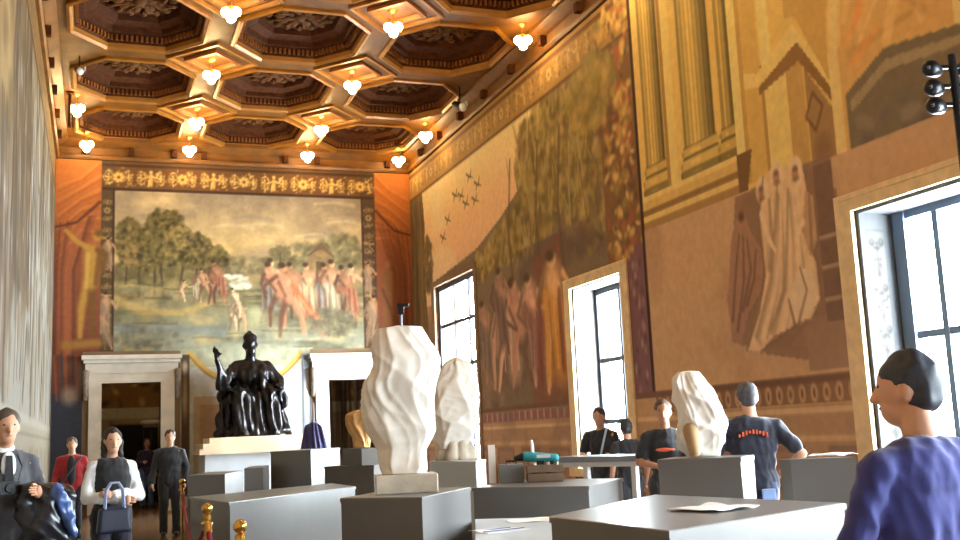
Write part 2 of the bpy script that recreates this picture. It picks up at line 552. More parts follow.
        s.stroke([(sh[0]+.8*w, sh[1]), (sh[0]+1.35*w, sh[1]-1.2*k), (sh[0]+1.5*w, sh[1]-(1.2+e)*k)], .32*k, .22*k, sk)
        s.blob(sh[0]+.05*k, sh[1]+.95*k, .40*k, .52*k, sk*1.03)
        s.blob(sh[0]+.0*k, sh[1]+1.3*k, .46*k, .34*k, np.array((62, 42, 28)))
        if robe is not None:
            s.stroke([(sh[0]-.6*w, sh[1]-.4*k), (hip[0]+.2*w, hip[1]), (u+.2*w, v+h*.22)], .45*w, 1.0*w, rb, .85)
            for q in range(4):
                o = rng.uniform(-.6, .6)*w
                s.stroke([(hip[0]+o, hip[1]+.3*k), (u+o*1.3, v+h*.2)], .1*k, .16*k, rb*(.68 if q % 2 else 1.2), .6)
    def at(s, u, v):
        x = np.clip((u-s.u0)*s.res, 0, s.w-1.001); y = np.clip((v-s.v0)*s.res, 0, s.h-1.001)
        xi = x.astype(int); yi = y.astype(int); fx = (x-xi)[:, None]; fy = (y-yi)[:, None]; a = s.a
        return (a[yi, xi]*(1-fx)+a[yi, xi+1]*fx)*(1-fy)+(a[yi+1, xi]*(1-fx)+a[yi+1, xi+1]*fx)*fy

def paint_material():
    m = bpy.data.materials.new('fresco_paint'); m.use_nodes = True; nt = m.node_tree
    b = nt.nodes['Principled BSDF']; b.inputs['Roughness'].default_value = .8; b.inputs['Specular IOR Level'].default_value = .25
    a = nt.nodes.new('ShaderNodeAttribute'); a.attribute_name = 'pigment'
    n = nt.nodes.new('ShaderNodeTexNoise'); n.inputs['Scale'].default_value = 9; n.inputs['Detail'].default_value = 7
    tc = nt.nodes.new('ShaderNodeTexCoord'); nt.links.new(tc.outputs['Object'], n.inputs['Vector'])
    mr = nt.nodes.new('ShaderNodeMapRange'); mr.inputs['To Min'].default_value = .80; mr.inputs['To Max'].default_value = 1.2
    nt.links.new(n.outputs['Fac'], mr.inputs['Value'])
    mx = nt.nodes.new('ShaderNodeVectorMath'); mx.operation = 'SCALE'
    nt.links.new(a.outputs['Color'], mx.inputs[0]); nt.links.new(mr.outputs['Result'], mx.inputs['Scale'])
    nt.links.new(mx.outputs['Vector'], b.inputs['Base Color'])
    return m
FRESCO = paint_material()
def axis(a, b, brk, step):
    p = sorted({a, b}|{x for x in brk if a < x < b}); out = []
    for i in range(len(p)-1):
        n = max(1, int(math.ceil((p[i+1]-p[i])/step)))
        out += list(np.linspace(p[i], p[i+1], n+1)[:-1])
    return np.array(out+[b])
def mural(name, label, cat, cv, P, N, u0, u1, v0, v1, step, holes=(), group=None, parent=None, gain=None):
    """P(u, v) gives the wall point, N the direction into the room; the plaster is 15 mm thick"""
    us = axis(u0, u1, [h[0] for h in holes]+[h[1] for h in holes], step)
    vs = axis(v0, v1, [h[2] for h in holes]+[h[3] for h in holes], step)
    nu, nv = len(us), len(vs)
    UU, VV = np.meshgrid(us, vs); fu, fv = UU.ravel(), VV.ravel()
    pts = np.stack(P(fu, fv), -1)+np.array(N)*.015
    uc = (us[:-1]+us[1:])/2; vc = (vs[:-1]+vs[1:])/2
    keep = np.ones((nv-1, nu-1), bool)
    for h in holes:
        keep &= ~((uc[None, :] > h[0]) & (uc[None, :] < h[1]) & (vc[:, None] > h[2]) & (vc[:, None] < h[3]))
    j, i = np.nonzero(keep); a = j*nu+i
    faces = np.stack([a, a+1, a+1+nu, a+nu], -1)
    used = np.unique(faces); rm = -np.ones(nu*nv, int); rm[used] = np.arange(len(used)); faces = rm[faces]
    pts = pts[used]; col = np.clip(srgb(np.clip(cv.at(fu[used], fv[used]), 0, 255))*np.array(gain if gain is not None else GAIN), 0, 9); col = col/np.maximum(1, col.max(1)/.88)[:, None]
    # rim back to the wall
    e = np.concatenate([faces[:, [k, (k+1) % 4]] for k in range(4)]); key = np.sort(e, 1); kk = key[:, 0]*len(pts)+key[:, 1]
    uq, idx, cnt = np.unique(kk, return_index=True, return_counts=True); be = e[idx[cnt == 1]]
    n0 = len(pts); pts2 = np.concatenate([pts, pts-np.array(N)*.0145]); rim = np.stack([be[:, 1], be[:, 0], be[:, 0]+n0, be[:, 1]+n0], -1)
    f2 = np.concatenate([faces, rim]); us2 = np.unique(f2); rm = -np.ones(len(pts2), int); rm[us2] = np.arange(len(us2))
    me = bpy.data.meshes.new(name)
    me.from_pydata(pts2[us2].tolist(), [], rm[f2].tolist())
    at = me.attributes.new('pigment', 'FLOAT_COLOR', 'POINT')
    c4 = np.ones((len(us2), 4)); c4[:, :3] = np.concatenate([col, col])[us2]
    at.data.foreach_set('color', c4.ravel())
    me.materials.append(FRESCO)
    o = bpy.data.objects.new(name, me); COL.objects.link(o)
    if parent is not None: o.parent = parent
    else: tag(o, label, cat, group)
    return o

# ---- painting of the end wall (u = x, v = z)
rng = np.random.RandomState(4)
B = Canvas(XL, XR, 0, 8.4, 46, (120, 84, 52))
lx0, lx1, lz0, lz1 = .38, 6.39, 3.70, 7.56
def wb(px_, py_):
    d = ray(px_, py_); t = YB/d[1]; return (d[0]*t, CAM_H+d[2]*t)
def wr(px_, py_):
    d = ray(px_, py_); t = XR/d[0]; return (d[1]*t, CAM_H+d[2]*t)
B.vgrad(lx0, lx1, lz0, lz1, [(0, (146, 142, 122)), (.18, (136, 126, 94)), (.40, (130, 112, 72)), (.5, (178, 144, 96)), (.62, (212, 172, 108)), (.80, (192, 160, 112)), (1, (152, 130, 104))])
n = B.fbm(.35, 1.1, 1); i0, i1, j0, j1 = B.box(lx0, lx1, 5.9, lz1)
B.mix(i0, i1, j0, j1, np.clip((n[j0:j1, i0:i1]-.52)*3.0, 0, .6), (138, 116, 94))
B.mix(i0, i1, j0, j1, np.clip((B.fbm(.4, 1.5, 9)[j0:j1, i0:i1]-.52)*3.4, 0, .75), (226, 190, 128))
for k in range(9):
    u = rng.uniform(2.6, 5.6); v = rng.uniform(6.3, 7.4); B.stroke([(u, v), (u+.5, v+.06), (u+1.0, v-.02)], .05, .09, [(232, 202, 150), (140, 122, 110)][k % 2], .35)
# far hills and trees
for u, v, ru, rv, q in ((3.2, 5.75, 1.2, .22, 160), (5.2, 6.0, .9, .4, 220), (5.9, 6.1, .5, .55, 160), (4.4, 5.8, .7, .22, 120)):
    B.leaves(u, v, ru, rv, [(112, 100, 66), (130, 114, 76), (96, 84, 54), (146, 126, 86)], q, .11, rng)
B.leaves(.75, 5.4, .45, .5, [(96, 84, 50), (120, 104, 62)], 200, .11, rng); B.leaves(2.0, 5.45, .9, .35, [(92, 80, 46), (116, 100, 58), (134, 116, 70)], 240, .11, rng)
for u in (.62, .95, 1.3, 1.5, 1.85, 2.2): B.stroke([(u, 5.0), (u+rng.uniform(-.08, .12), 5.7), (u+rng.uniform(-.2, .2), 6.4)], .05, .025, (78, 60, 38), .9)
for u, v, ru, rv, q in ((.72, 6.35, .33, .55, 240), (1.0, 6.0, .5, .4, 200), (1.55, 6.75, .42, .40, 280), (1.7, 6.25, .55, .5, 340), (2.25, 6.15, .4, .42, 260), (2.7, 5.95, .35, .32, 140), (1.25, 6.45, .25, .4, 120)):
    B.leaves(u, v, ru, rv, [(74, 62, 30), (98, 82, 40), (128, 104, 54), (150, 122, 66), (60, 52, 28), (112, 98, 56)], q, .085, rng)
B.leaves(.75, 6.1, .2, .35, [(168, 132, 78), (150, 118, 66)], 40, .08, rng); B.leaves(1.9, 6.5, .3, .25, [(156, 128, 72)], 40, .07, rng)
B.leaves(4.3, 6.12, .24, .16, [(104, 90, 58), (126, 108, 70)], 90, .07, rng); B.stroke([(4.28, 5.6), (4.3, 6.1)], .025, .02, (88, 70, 48))
B.poly([(5.0, 5.6), (5.0, 6.05), (5.32, 6.3), (5.62, 6.0), (5.62, 5.55)], (146, 112, 70), .75); B.poly([(4.92, 6.0), (5.32, 6.40), (5.72, 5.98), (5.32, 6.22)], (112, 82, 52), .9); B.rect(5.2, 5.36, 5.6, 5.9, (84, 62, 42), .8)
# meadow, paths, water at the foot
n = B.fbm(1.2, 2.0, 3); i0, i1, j0, j1 = B.box(lx0, lx1, lz0, 5.5)
B.mix(i0, i1, j0, j1, np.clip((n[j0:j1, i0:i1]-.47)*3, 0, .7), (98, 90, 64))
B.mix(i0, i1, j0, j1, np.clip((B.fbm(1.4, 2.4, 5)[j0:j1, i0:i1]-.5)*3.2, 0, .75), (178, 150, 96))
for k in range(60):
    u = rng.uniform(.4, 6.3); v = rng.uniform(3.8, 5.3); B.stroke([(u, v), (u+.25, v+rng.uniform(-.03, .05)), (u+.6, v)], .03, .06, [(98, 92, 66), (190, 164, 108), (124, 124, 106), (82, 74, 50)][k % 4], .5)
B.stroke([(.45, 4.95), (1.0, 4.65), (1.9, 4.6), (2.6, 4.85)], .14, .1, (184, 148, 84), .75)
for k in range(5): B.stroke([(.4, 4.1+.06*k), (1.3, 4.3-.03*k), (2.9, 4.05+.05*k)], .07, .12, [(118, 116, 104), (150, 148, 132)][k % 2], .6)
for i in range(34): B.blob(3.1+rng.uniform(-.42, .42), 5.35+rng.uniform(-.17, .15), .12, .075, [(214, 202, 170), (188, 172, 140), (226, 216, 188)][i % 3], .85, rng.uniform(-.4, .4))
sk = [(204, 146, 104), (182, 122, 86), (214, 166, 124), (160, 110, 78)]
def nude(u, v, h, s_, pose, cloth=None):
    """a rounded painted figure: h is standing height, pose picks the gesture"""
    k = h/7.5; c = np.array(s_, float); dk = c*.6; lt = np.minimum(245, c*1.18)
    a = [(-.5, .7), (.35, -.6), (.9, .4), (-1.0, -.3), (0, 0)][pose % 5]
    hip = (u, v+3.7*k); kn1 = (u-(.6-a[0]*.5)*k, v+2.0*k); kn2 = (u+(.7+a[1]*.6)*k, v+2.05*k)
    B.stroke([(u-(.9-a[0]*.2)*k, v), kn1, (hip[0]-.3*k, hip[1])], .26*k, .58*k, dk); B.stroke([(u+(.8+a[1])*k, v+.1*k), kn2, (hip[0]+.3*k, hip[1])], .28*k, .62*k, c); B.stroke([(u+(.95+a[1])*k, v+.2*k), (kn2[0]+.14*k, kn2[1]), (hip[0]+.5*k, hip[1])], .08*k, .18*k, lt, .7)
    sh = (u+a[0]*.9*k, v+6.0*k)
    B.stroke([hip, ((hip[0]+sh[0])/2, (hip[1]+sh[1])/2), (sh[0], sh[1]-.2*k)], .66*k, .95*k, c); B.stroke([(hip[0]-.4*k, hip[1]+.3*k), (sh[0]-.6*k, sh[1]-.6*k)], .22*k, .3*k, dk, .75); B.blob(sh[0]+.35*k, sh[1]-.7*k, .4*k, .5*k, lt, .7)
    B.stroke([(sh[0]-.85*k, sh[1]), (sh[0]-(1.5+a[1])*k, sh[1]-1.1*k), (sh[0]-(1.0+1.3*a[1])*k, sh[1]-2.2*k)], .34*k, .22*k, dk)
    B.stroke([(sh[0]+.85*k, sh[1]-.1*k), (sh[0]+(1.5+a[0]*.5)*k, sh[1]-1.0*k), (sh[0]+(1.9+a[0])*k, sh[1]-(1.5-a[0])*k)], .34*k, .22*k, c)
    hx = sh[0]+a[0]*.3*k; B.blob(hx, sh[1]+.85*k, .42*k, .56*k, c, 1, 0, .6); B.blob(hx-.12*k, sh[1]+1.15*k, .48*k, .42*k, (70, 48, 30), .95, 0, .5); B.blob(hx+.15*k, sh[1]+.75*k, .22*k, .3*k, lt, .6)
    if cloth is not None:
        q = np.array(cloth, float)
        B.stroke([(sh[0]-.7*k, sh[1]-1.6*k), (hip[0]+.1*k, hip[1]), (u+.5*k, v+1.6*k)], .7*k, .95*k, q, .95)
        for t in range(5): B.stroke([(hip[0]+(t-2)*.3*k, hip[1]+.7*k), (u+(t-1.6)*.36*k, v+1.5*k)], .10*k, .16*k, q*(.66 if t % 2 else 1.25), .6)
cl = [(128, 116, 104), (176, 152, 112), (196, 98, 62), (116, 100, 70), (150, 94, 66), (176, 156, 124)]
for (px_, py_, hp_, ps, c_) in ((312, 322, 62, 0, 1), (322, 320, 60, 1, 0), (333, 322, 66, 4, 5), (344, 324, 64, 2, 3), (352, 322, 60, 3, 4), (300, 318, 58, 3, 1),
                                (196, 303, 30, 2, 5), (204, 300, 32, 0, None), (213, 304, 40, 1, None), (221, 303, 44, 3, 4), (181, 302, 22, 2, None)):
    u, v = wb(px_, py_); nude(u, v, hp_/41., sk[ps % 4], ps, cl[c_] if c_ is not None else None)
for (px_, py_, hp_, ps, c_) in ((268, 322, 66, 1, 0), (280, 326, 66, 3, None), (290, 336, 76, 0, None)):
    u, v = wb(px_, py_); nude(u, v, hp_/41., sk[(ps+1) % 3], ps, cl[c_] if c_ is not None else None)
u, v = wb(303, 300); B.stroke([(u-.25, v+.35), (u, v), (u+.35, v-.55), (u+.55, v-.8)], .10, .2, (200, 96, 58), .85); B.stroke([(u-.1, v+.1), (u+.4, v-.6)], .04, .07, (232, 146, 96), .6)
for (px_, py_, c_) in ((232, 330, (214, 170, 126)), (243, 331, (196, 146, 106)), (238, 318, (220, 182, 140))):
    u, v = wb(px_, py_); nude(u, v, .75, c_, px_, None)
u, v = wb(254, 316); B.blob(u, v, .3, .34, (166, 160, 116), .7); B.blob(u+.05, v+.1, .18, .2, (186, 176, 132), .6)
B.leaves(5.6, 4.35, .6, .35, [(84, 76, 56), (104, 92, 66), (124, 110, 80)], 200, .10, rng); B.leaves(1.2, 4.0, .8, .2, [(104, 100, 82), (130, 124, 100)], 90, .10, rng)
n = B.fbm(.8, 1.6, 12); i0, i1, j0, j1 = B.box(lx0, lx1, lz0, 4.25)
B.mix(i0, i1, j0, j1, np.clip((n[j0:j1, i0:i1]-.42)*3, 0, .6)*np.linspace(1, .1, j1-j0)[:, None], (170, 166, 142))
n = B.fbm(3.5, 3.5, 63); i0, i1, j0, j1 = B.box(lx0, lx1, lz0, lz1); B.a[j0:j1, i0:i1] *= (.84+.32*n[j0:j1, i0:i1])[..., None]
# border of painted garlands
def arc(c, r, a0, a1, d, nn, k=9):
    return [tuple(c+d*r*math.cos(a0+(a1-a0)*t/(k-1))+nn*r*math.sin(a0+(a1-a0)*t/(k-1))) for t in range(k)]
def garland(cv, p0, p1, width, nrep, cols, seed):
    """scrolling leaves around rosettes, with small upright figures between them"""
    g = np.random.RandomState(seed); p0 = np.array(p0); p1 = np.array(p1); d = p1-p0; L = np.linalg.norm(d); d = d/L; nn = np.array((-d[1], d[0])); w = width
    c0, c1, c2 = [np.array(c, float) for c in cols]
    for t in range(int(nrep*26)):
        r = p0+d*g.uniform(0, L)+nn*g.uniform(-.46, .46)*w
        cv.blob(r[0], r[1], w*g.uniform(.05, .14), w*g.uniform(.03, .08), (c0, c2, c1*.85)[g.randint(3)], .7, g.uniform(0, 3))
    for k in range(nrep):
        c = p0+d*L*(k+.5)/nrep; q = L/nrep
        for sg in (-1, 1):
            for up in (-1, 1):
                e = c+d*sg*q*.30+nn*up*w*.14
                for t, (x, y) in enumerate(arc(e, w*.17, PI*.5*up*sg, PI*(.5*up*sg+1.5*sg), d, nn, 7)):
                    cv.blob(x, y, w*g.uniform(.10, .15), w*g.uniform(.05, .08), (c0, c1, c0*.8)[t % 3], .9, g.uniform(0, 3), .3)
                cv.blob(*(e+d*sg*w*.02), w*.08, w*.08, c1, .9); cv.blob(*(e+d*sg*w*.22+nn*up*w*.12), w*.16, w*.09, c2, .8, g.uniform(0, 3))
        if k % 2 == 0:
            cv.blob(c[0], c[1], w*.40, w*.40, c2*.8, .9); cv.blob(c[0], c[1], w*.34, w*.34, c0, 1)
            for t in range(7):
                a = 2*PI*t/7; cv.blob(c[0]+w*.19*math.cos(a), c[1]+w*.19*math.sin(a), w*.11, w*.09, c1, .8, a)
            cv.blob(c[0], c[1], w*.11, w*.11, c2)
        else:
            cv.stroke([tuple(c-nn*w*.34), tuple(c+nn*w*.1)], w*.12, w*.15, c0); cv.blob(*(c+nn*w*.30), w*.11, w*.12, c1)
            cv.stroke([tuple(c+nn*w*.12), tuple(c+d*w*.22+nn*w*.02), tuple(c+d*w*.36+nn*w*.2)], w*.07, w*.05, c1, .9); cv.stroke([tuple(c+nn*w*.12), tuple(c-d*w*.24), tuple(c-d*w*.30+nn*w*.25)], w*.07, w*.05, c0, .9)
            cv.stroke([tuple(c-nn*w*.1-d*w*.07), tuple(c-nn*w*.42-d*w*.12)], w*.07, w*.05, c1, .9)
B.rect(.05, 6.78, 7.56, 8.4, (108, 70, 34)); B.rect(.05, .38, 3.4, 8.4, (88, 66, 40)); B.rect(6.39, 6.78, 3.4, 8.4, (88, 64, 42))
B.rect(.05, 6.78, 7.56, 7.62, (70, 42, 26)); B.rect(.05, 6.78, 8.14, 8.2, (72, 44, 24))
garland(B, (.1, 7.88), (6.75, 7.88), .5, 9, [(226, 168, 82), (240, 198, 116), (112, 66, 32)], 2)
garland(B, (.22, 7.4), (.22, 4.0), .3, 5, [(150, 116, 66), (184, 150, 96), (84, 60, 38)], 3)
garland(B, (6.58, 7.4), (6.58, 4.0), .34, 5, [(150, 112, 66), (190, 158, 106), (92, 62, 40)], 5)
for u in (.36, 6.41): B.stroke([(u, 3.7), (u, 7.6)], .03, .03, (64, 38, 26))
B.stroke([(.36, 7.58), (6.41, 7.58)], .03, .03, (64, 38, 26))
for u, v, h, l in ((.16, 4.0, 1.1, .05), (.28, 3.75, .9, -.3), (6.55, 3.75, 1.3, .1), (6.7, 3.7, .95, .25), (6.5, 5.0, .9, .05), (.25, 5.6, .8, 0)):
    B.person(u, v, h, (196, 146, 104), (150, 120, 92), rng, l, 1.2)
# painted red curtains in both corners
for u0, u1, sd, fl in ((XL, .05, 21, 1), (6.78, XR, 22, -1)):
    B.vgrad(u0, u1, 2.2, 8.4, [(0, (104, 58, 44)), (.3, (126, 70, 48)), (.6, (150, 82, 46)), (.85, (190, 108, 50)), (1, (196, 112, 48))])
    g = np.random.RandomState(sd); wd = u1-u0; ua, ub = (u0, u1) if fl > 0 else (u1, u0)
    for k in range(16):      # swag at the top, gathered towards the corner
        z = 7.9-.085*k; B.stroke([(ub, z+.35-.03*k), ((ua+ub)/2+.1*fl, z-.05), (ua+.08*fl, z-.3-.03*k)], .05, .03, [(218, 132, 64), (160, 84, 40), (182, 100, 48)][k % 3], .5)
    for k in range(30):
        t = g.uniform(0, 1); x = ua+(ub-ua)*t
        B.stroke([(x, 6.95-.25*(1-t)), (ua+(ub-ua)*t*.55, 5.6), (ua+(ub-ua)*t*(.45+.3*g.rand()), 3.2)], .03, .07, [(104, 56, 38), (172, 98, 58), (132, 72, 46)][k % 3], .4)
    B.stroke([(ub, 7.25), ((ua+ub)/2, 6.75), (ua, 6.62)], .06, .04, (88, 44, 28), .8)
# golden painted statues in front of the curtains
for u, d in ((-.3, 1), (7.1, -1)):
    gold = np.array((186, 136, 58)); gd = np.array((120, 80, 36)); gl = np.array((214, 168, 88))
    if d == 1:
        B.stroke([(u-.05, 4.05), (u-.02, 4.75), (u+.12, 5.3)], .08, .17, gold); B.stroke([(u+.2, 4.1), (u+.2, 4.75), (u+.2, 5.3)], .08, .16, gd)
        B.stroke([(u+.16, 5.3), (u+.2, 6.05)], .22, .26, gold); B.stroke([(u+.28, 5.3), (u+.36, 6.0)], .08, .1, gd, .8); B.stroke([(u+.08, 5.2), (u+.1, 6.0)], .06, .08, gl, .7)
        B.stroke([(u+.15, 6.12), (u-.15, 6.3), (u-.38, 6.55)], .11, .07, gold); B.stroke([(u+.32, 6.1), (u+.5, 6.0), (u+.42, 5.6)], .1, .07, gd)
        B.blob(u+.3, 6.42, .13, .17, gold); B.blob(u+.33, 6.5, .14, .12, gd)
        B.stroke([(u-.35, 3.85), (u+.35, 3.9)], .16, .14, (160, 112, 50))
    else:
        B.stroke([(u-.1, 4.2), (u-.05, 5.6)], .16, .2, (140, 100, 52), .7); B.blob(u-.05, 5.85, .11, .14, (158, 114, 66), .8); B.stroke([(u-.2, 5.2), (u+.1, 4.4)], .06, .08, (104, 62, 40), .7)
# below the curtains, and the marble dado between the doors
B.rect(XL, .2, 0, 2.75, (62, 62, 70)); B.rect(6.9, XR, 0, 2.4, (104, 84, 66))
for k in range(9): B.stroke([(-.9+k*.08, 3.6), (-.82+k*.07, 2.6)], .06, .03, [(150, 88, 62), (116, 60, 44), (70, 70, 76)][k % 3], .8)
B.blob(-.55, 2.7, .25, .3, (176, 146, 122), .8); B.blob(-.3, 3.1, .12, .5, (150, 140, 126), .8)
B.rect(1.86, 5.05, 0, 3.72, (206, 202, 192)); B.rect(2.2, 4.75, .4, 3.2, (214, 210, 200)); B.rect(2.2, 3.1, .4, 2.6, (196, 166, 128)); B.rect(2.35, 2.95, .6, 2.4, (184, 140, 104))
n = B.fbm(1.5, 1.5, 30); i0, i1, j0, j1 = B.box(1.86, 5.05, 0, 3.72); B.mix(i0, i1, j0, j1, np.clip((n[j0:j1, i0:i1]-.5)*2, 0, .35), (150, 132, 112))
B.rect(1.86, 5.05, 3.3, 3.72, (172, 164, 134)); B.leaves(3.4, 3.6, 1.5, .2, [(150, 146, 116), (190, 182, 150)], 90, .16, rng)
for s0, s1, za, zb in ((2.12, 3.1, 3.62, 3.05), (3.75, 4.78, 3.0, 3.6)):
    sw = [(s0+(s1-s0)*k/10, za+(zb-za)*k/10-.20*math.sin(PI*k/10)) for k in range(11)]
    B.stroke(sw, .10, .10, (206, 160, 76)); B.stroke([(u, v-.07) for u, v in sw], .03, .03, (150, 104, 46))
B.rect(1.9, 2.1, .3, 3.6, (84, 62, 44)); B.blob(2.0, 2.6, .08, .7, (168, 140, 106)); B.blob(2.0, 3.3, .09, .2, (190, 166, 130))
B.rect(4.78, 5.02, .3, 3.6, (132, 134, 140)); B.blob(4.9, 2.6, .07, .9, (226, 226, 226)); B.blob(4.9, 3.35, .08, .2, (86, 84, 84)); B.stroke([(4.8, .4), (4.8, 3.4)], .02, .02, (60, 58, 60)); B.stroke([(5.0, .4), (5.0, 3.4)], .03, .03, (50, 48, 50))
GAIN = (.76, .80, .84)
PB = lambda u, v: (u, np.full_like(u, YB), v)
NB = (0, -1, 0)
mural('landscape_fresco', 'large landscape fresco with trees and a crowd of figures on the end wall', 'fresco', B, PB, NB, lx0, lx1, lz0, lz1, .024)
mural('garland_border', 'painted brown and gold garland border framing the landscape on the end wall', 'painted border', B, PB, NB, .05, 6.78, 3.70, 8.27, .026, [(lx0, lx1, 3.6, lz1)])
mural('painted_curtain', 'painted red curtain with a golden nude statue, above the left doorway corner', 'painted curtain', B, PB, NB, XL+.02, .05, .02, 8.27, .028, [(-.28, .2, 0, 3.70)])
mural('painted_curtain', 'painted red curtain in the corner between end wall and windowed wall', 'painted curtain', B, PB, NB, 6.78, XR-.02, .02, 8.27, .028, [(6.7, 7.18, 0, 3.70)])
mural('painted_dado', 'pale painted marble dado with golden swags behind the bronze statue', 'painted dado', B, PB, NB, 1.90, 5.0, .02, 3.70, .028)

# ---- painting of the windowed wall (u = y, v = z)
C = Canvas(6.0, YB, 0, 8.4, 44, (168, 126, 84))
rng = np.random.RandomState(8)
C.vgrad(14.3, 26, 1.9, 8.4, [(0, (112, 84, 62)), (.3, (116, 88, 62)), (.5, (196, 146, 104)), (.66, (216, 164, 112)), (.85, (224, 188, 124)), (1, (218, 184, 112))])
n = C.fbm(.4, 1.0, 2); i0, i1, j0, j1 = C.box(17, 26, 4.6, 7.6); C.mix(i0, i1, j0, j1, np.clip((n[j0:j1, i0:i1]-.5)*2.5, 0, .5), (232, 204, 148))
C.poly([(26, 1.9), (26, 8.4), (25.0, 8.4), (24.75, 6.6), (24.9, 5.6), (24.5, 1.9)], (92, 70, 46))
for k in range(40): C.stroke([(rng.uniform(24.9, 25.95), rng.uniform(6, 8)), (rng.uniform(24.8, 25.9), rng.uniform(2, 6))], .05, .08, [(74, 58, 38), (124, 84, 50), (106, 92, 54)][k % 3], .6)
C.leaves(24.6, 5.6, .35, .7, [(88, 70, 44), (112, 86, 54)], 120, .12, rng, 1.6)
# dark scene below the sky
C.poly([(24.6, 1.9), (24.4, 5.1), (22.0, 5.3), (21.0, 5.4), (19.6, 5.75), (18.4, 6.15), (17.6, 6.5), (17.2, 7.6), (13.7, 7.6), (13.7, 1.9)], (112, 88, 60))
for u, v, ru, rv, q in ((20.6, 5.0, .7, .3, 120), (19.4, 5.2, .9, .4, 200), (18.1, 6.6, .5, .7, 200), (17.2, 6.8, .7, .8, 300), (16.3, 6.2, .8, 1.2, 360), (15.4, 5.8, .6, 1.5, 260), (18.2, 5.4, 1.1, .6, 240), (17.3, 5.6, .6, .6, 140), (15.4, 7.0, .6, .6, 140)):
    C.leaves(u, v, ru, rv, [(124, 98, 44), (152, 120, 58), (104, 82, 42), (84, 68, 36), (136, 112, 60), (168, 132, 72), (110, 76, 44)], q, .12, rng, 1.7)
for k in range(90):
    u = rng.uniform(15, 19); v = rng.uniform(4.6, 7.2); C.stroke([(u, v), (u+rng.uniform(-.25, .25), v+rng.uniform(.3, .9))], .05, .02, [(150, 124, 66), (92, 76, 42), (168, 136, 80)][k % 3], .6)
for u in (16.6, 17.6, 19.0): C.stroke([(u, 4.0), (u+.15, 5.4), (u-.1, 6.8)], .1, .05, (90, 66, 42), .8)
n = C.fbm(1.0, 1.5, 7); i0, i1, j0, j1 = C.box(14.3, 21.2, 1.9, 4.9); C.mix(i0, i1, j0, j1, np.clip((n[j0:j1, i0:i1]-.45)*3, 0, .6), (86, 62, 50)); C.mix(i0, i1, j0, j1, np.clip((C.fbm(1.3, 1.2, 17)[j0:j1, i0:i1]-.58)*3, 0, .5), (150, 112, 82))
C.poly([(18.3, 1.9), (18.0, 4.6), (16.75, 4.9), (16.75, 1.9)], (124, 66, 46), .55)
def nudeC(u, v, h, s_, pose, cloth=None, wide=1.7):
    """the same on the long wall; drawn broad because the wall is seen at a slant"""
    k = h/7.5; w = k*wide; c = np.array(s_, float); dk = c*.62; lt = np.minimum(240, c*1.16); a = [(-.5, .7), (.35, -.6), (.8, .4), (-.9, -.3), (0, 0)][pose % 5]
    hip = (u, v+3.8*k); sh = (u+a[0]*.8*w, v+6.0*k)
    C.stroke([(u-.9*w, v), (u-(.6-a[0]*.4)*w, v+2*k), (u-.3*w, hip[1])], .3*k, .6*k, dk); C.stroke([(u+(.7+a[1])*w, v), (u+(.6+a[1]*.6)*w, v+2*k), (u+.25*w, hip[1])], .3*k, .62*k, c); C.stroke([(u+(.55+a[1])*w, v+.2*k), (u+(.45+a[1]*.6)*w, v+2*k), (u+.1*w, hip[1])], .1*k, .18*k, lt, .7)
    C.stroke([hip, (sh[0], sh[1]-.3*k)], .75*w, .95*w, c); C.stroke([(hip[0]+.4*w, hip[1]), (sh[0]+.55*w, sh[1]-.6*k)], .25*k, .3*k, dk, .8); C.blob(sh[0]-.25*w, sh[1]-.7*k, .45*w, .5*k, lt, .7)
    C.stroke([(sh[0]-.8*w, sh[1]), (sh[0]-(1.4+a[1])*w, sh[1]-1.1*k), (sh[0]-(1.6+a[0])*w, sh[1]-(1.9+a[1])*k)], .34*k, .24*k, c); C.stroke([(sh[0]+.8*w, sh[1]), (sh[0]+1.3*w, sh[1]-1.2*k), (sh[0]+(.7-a[0])*w, sh[1]-2.2*k)], .34*k, .22*k, dk)
    C.blob(sh[0]+a[0]*.3*w, sh[1]+.85*k, .42*w, .56*k, c, 1, 0, .6); C.blob(sh[0]+a[0]*.3*w+.1*w, sh[1]+1.1*k, .46*w, .42*k, (72, 50, 34), .95, 0, .5)
    if cloth is not None:
        q = np.array(cloth, float); C.stroke([(sh[0]+.5*w, sh[1]-1.2*k), (hip[0], hip[1]), (u-.4*w, v+1.4*k)], .6*w, .95*w, q, .9)
        for t in range(5): C.stroke([(hip[0]+(t-2)*.3*w, hip[1]+.9*k), (u+(t-2.3)*.36*w, v+1.2*k)], .10*k, .16*k, q*(.66 if t % 2 else 1.22), .6)
for u, v, h, s_, ps, cl_ in ((20.7, 2.5, 1.75, (156, 114, 86), 1, (112, 90, 70)), (20.1, 2.35, 2.1, (178, 130, 98), 3, None), (19.35, 2.3, 2.2, (196, 144, 110), 0, (176, 136, 104)), (18.75, 2.35, 2.1, (170, 118, 88), 2, None), (18.1, 2.3, 2.15, (190, 140, 106), 1, (128, 84, 66)), (19.8, 3.0, 1.8, (150, 106, 78), 4, (104, 78, 62))):
    nudeC(u, v, h, s_, ps, cl_)
nudeC(17.15, 2.15, 2.55, (204, 152, 96), 4, (186, 124, 54)); C.stroke([(17.5, 3.9), (17.5, 2.4)], .16, .22, (190, 128, 60), .8); C.stroke([(17.8, 3.8), (17.85, 2.4)], .12, .2, (118, 60, 44), .8); C.stroke([(16.9, 3.9), (16.85, 2.5)], .10, .14, (112, 58, 42), .7)
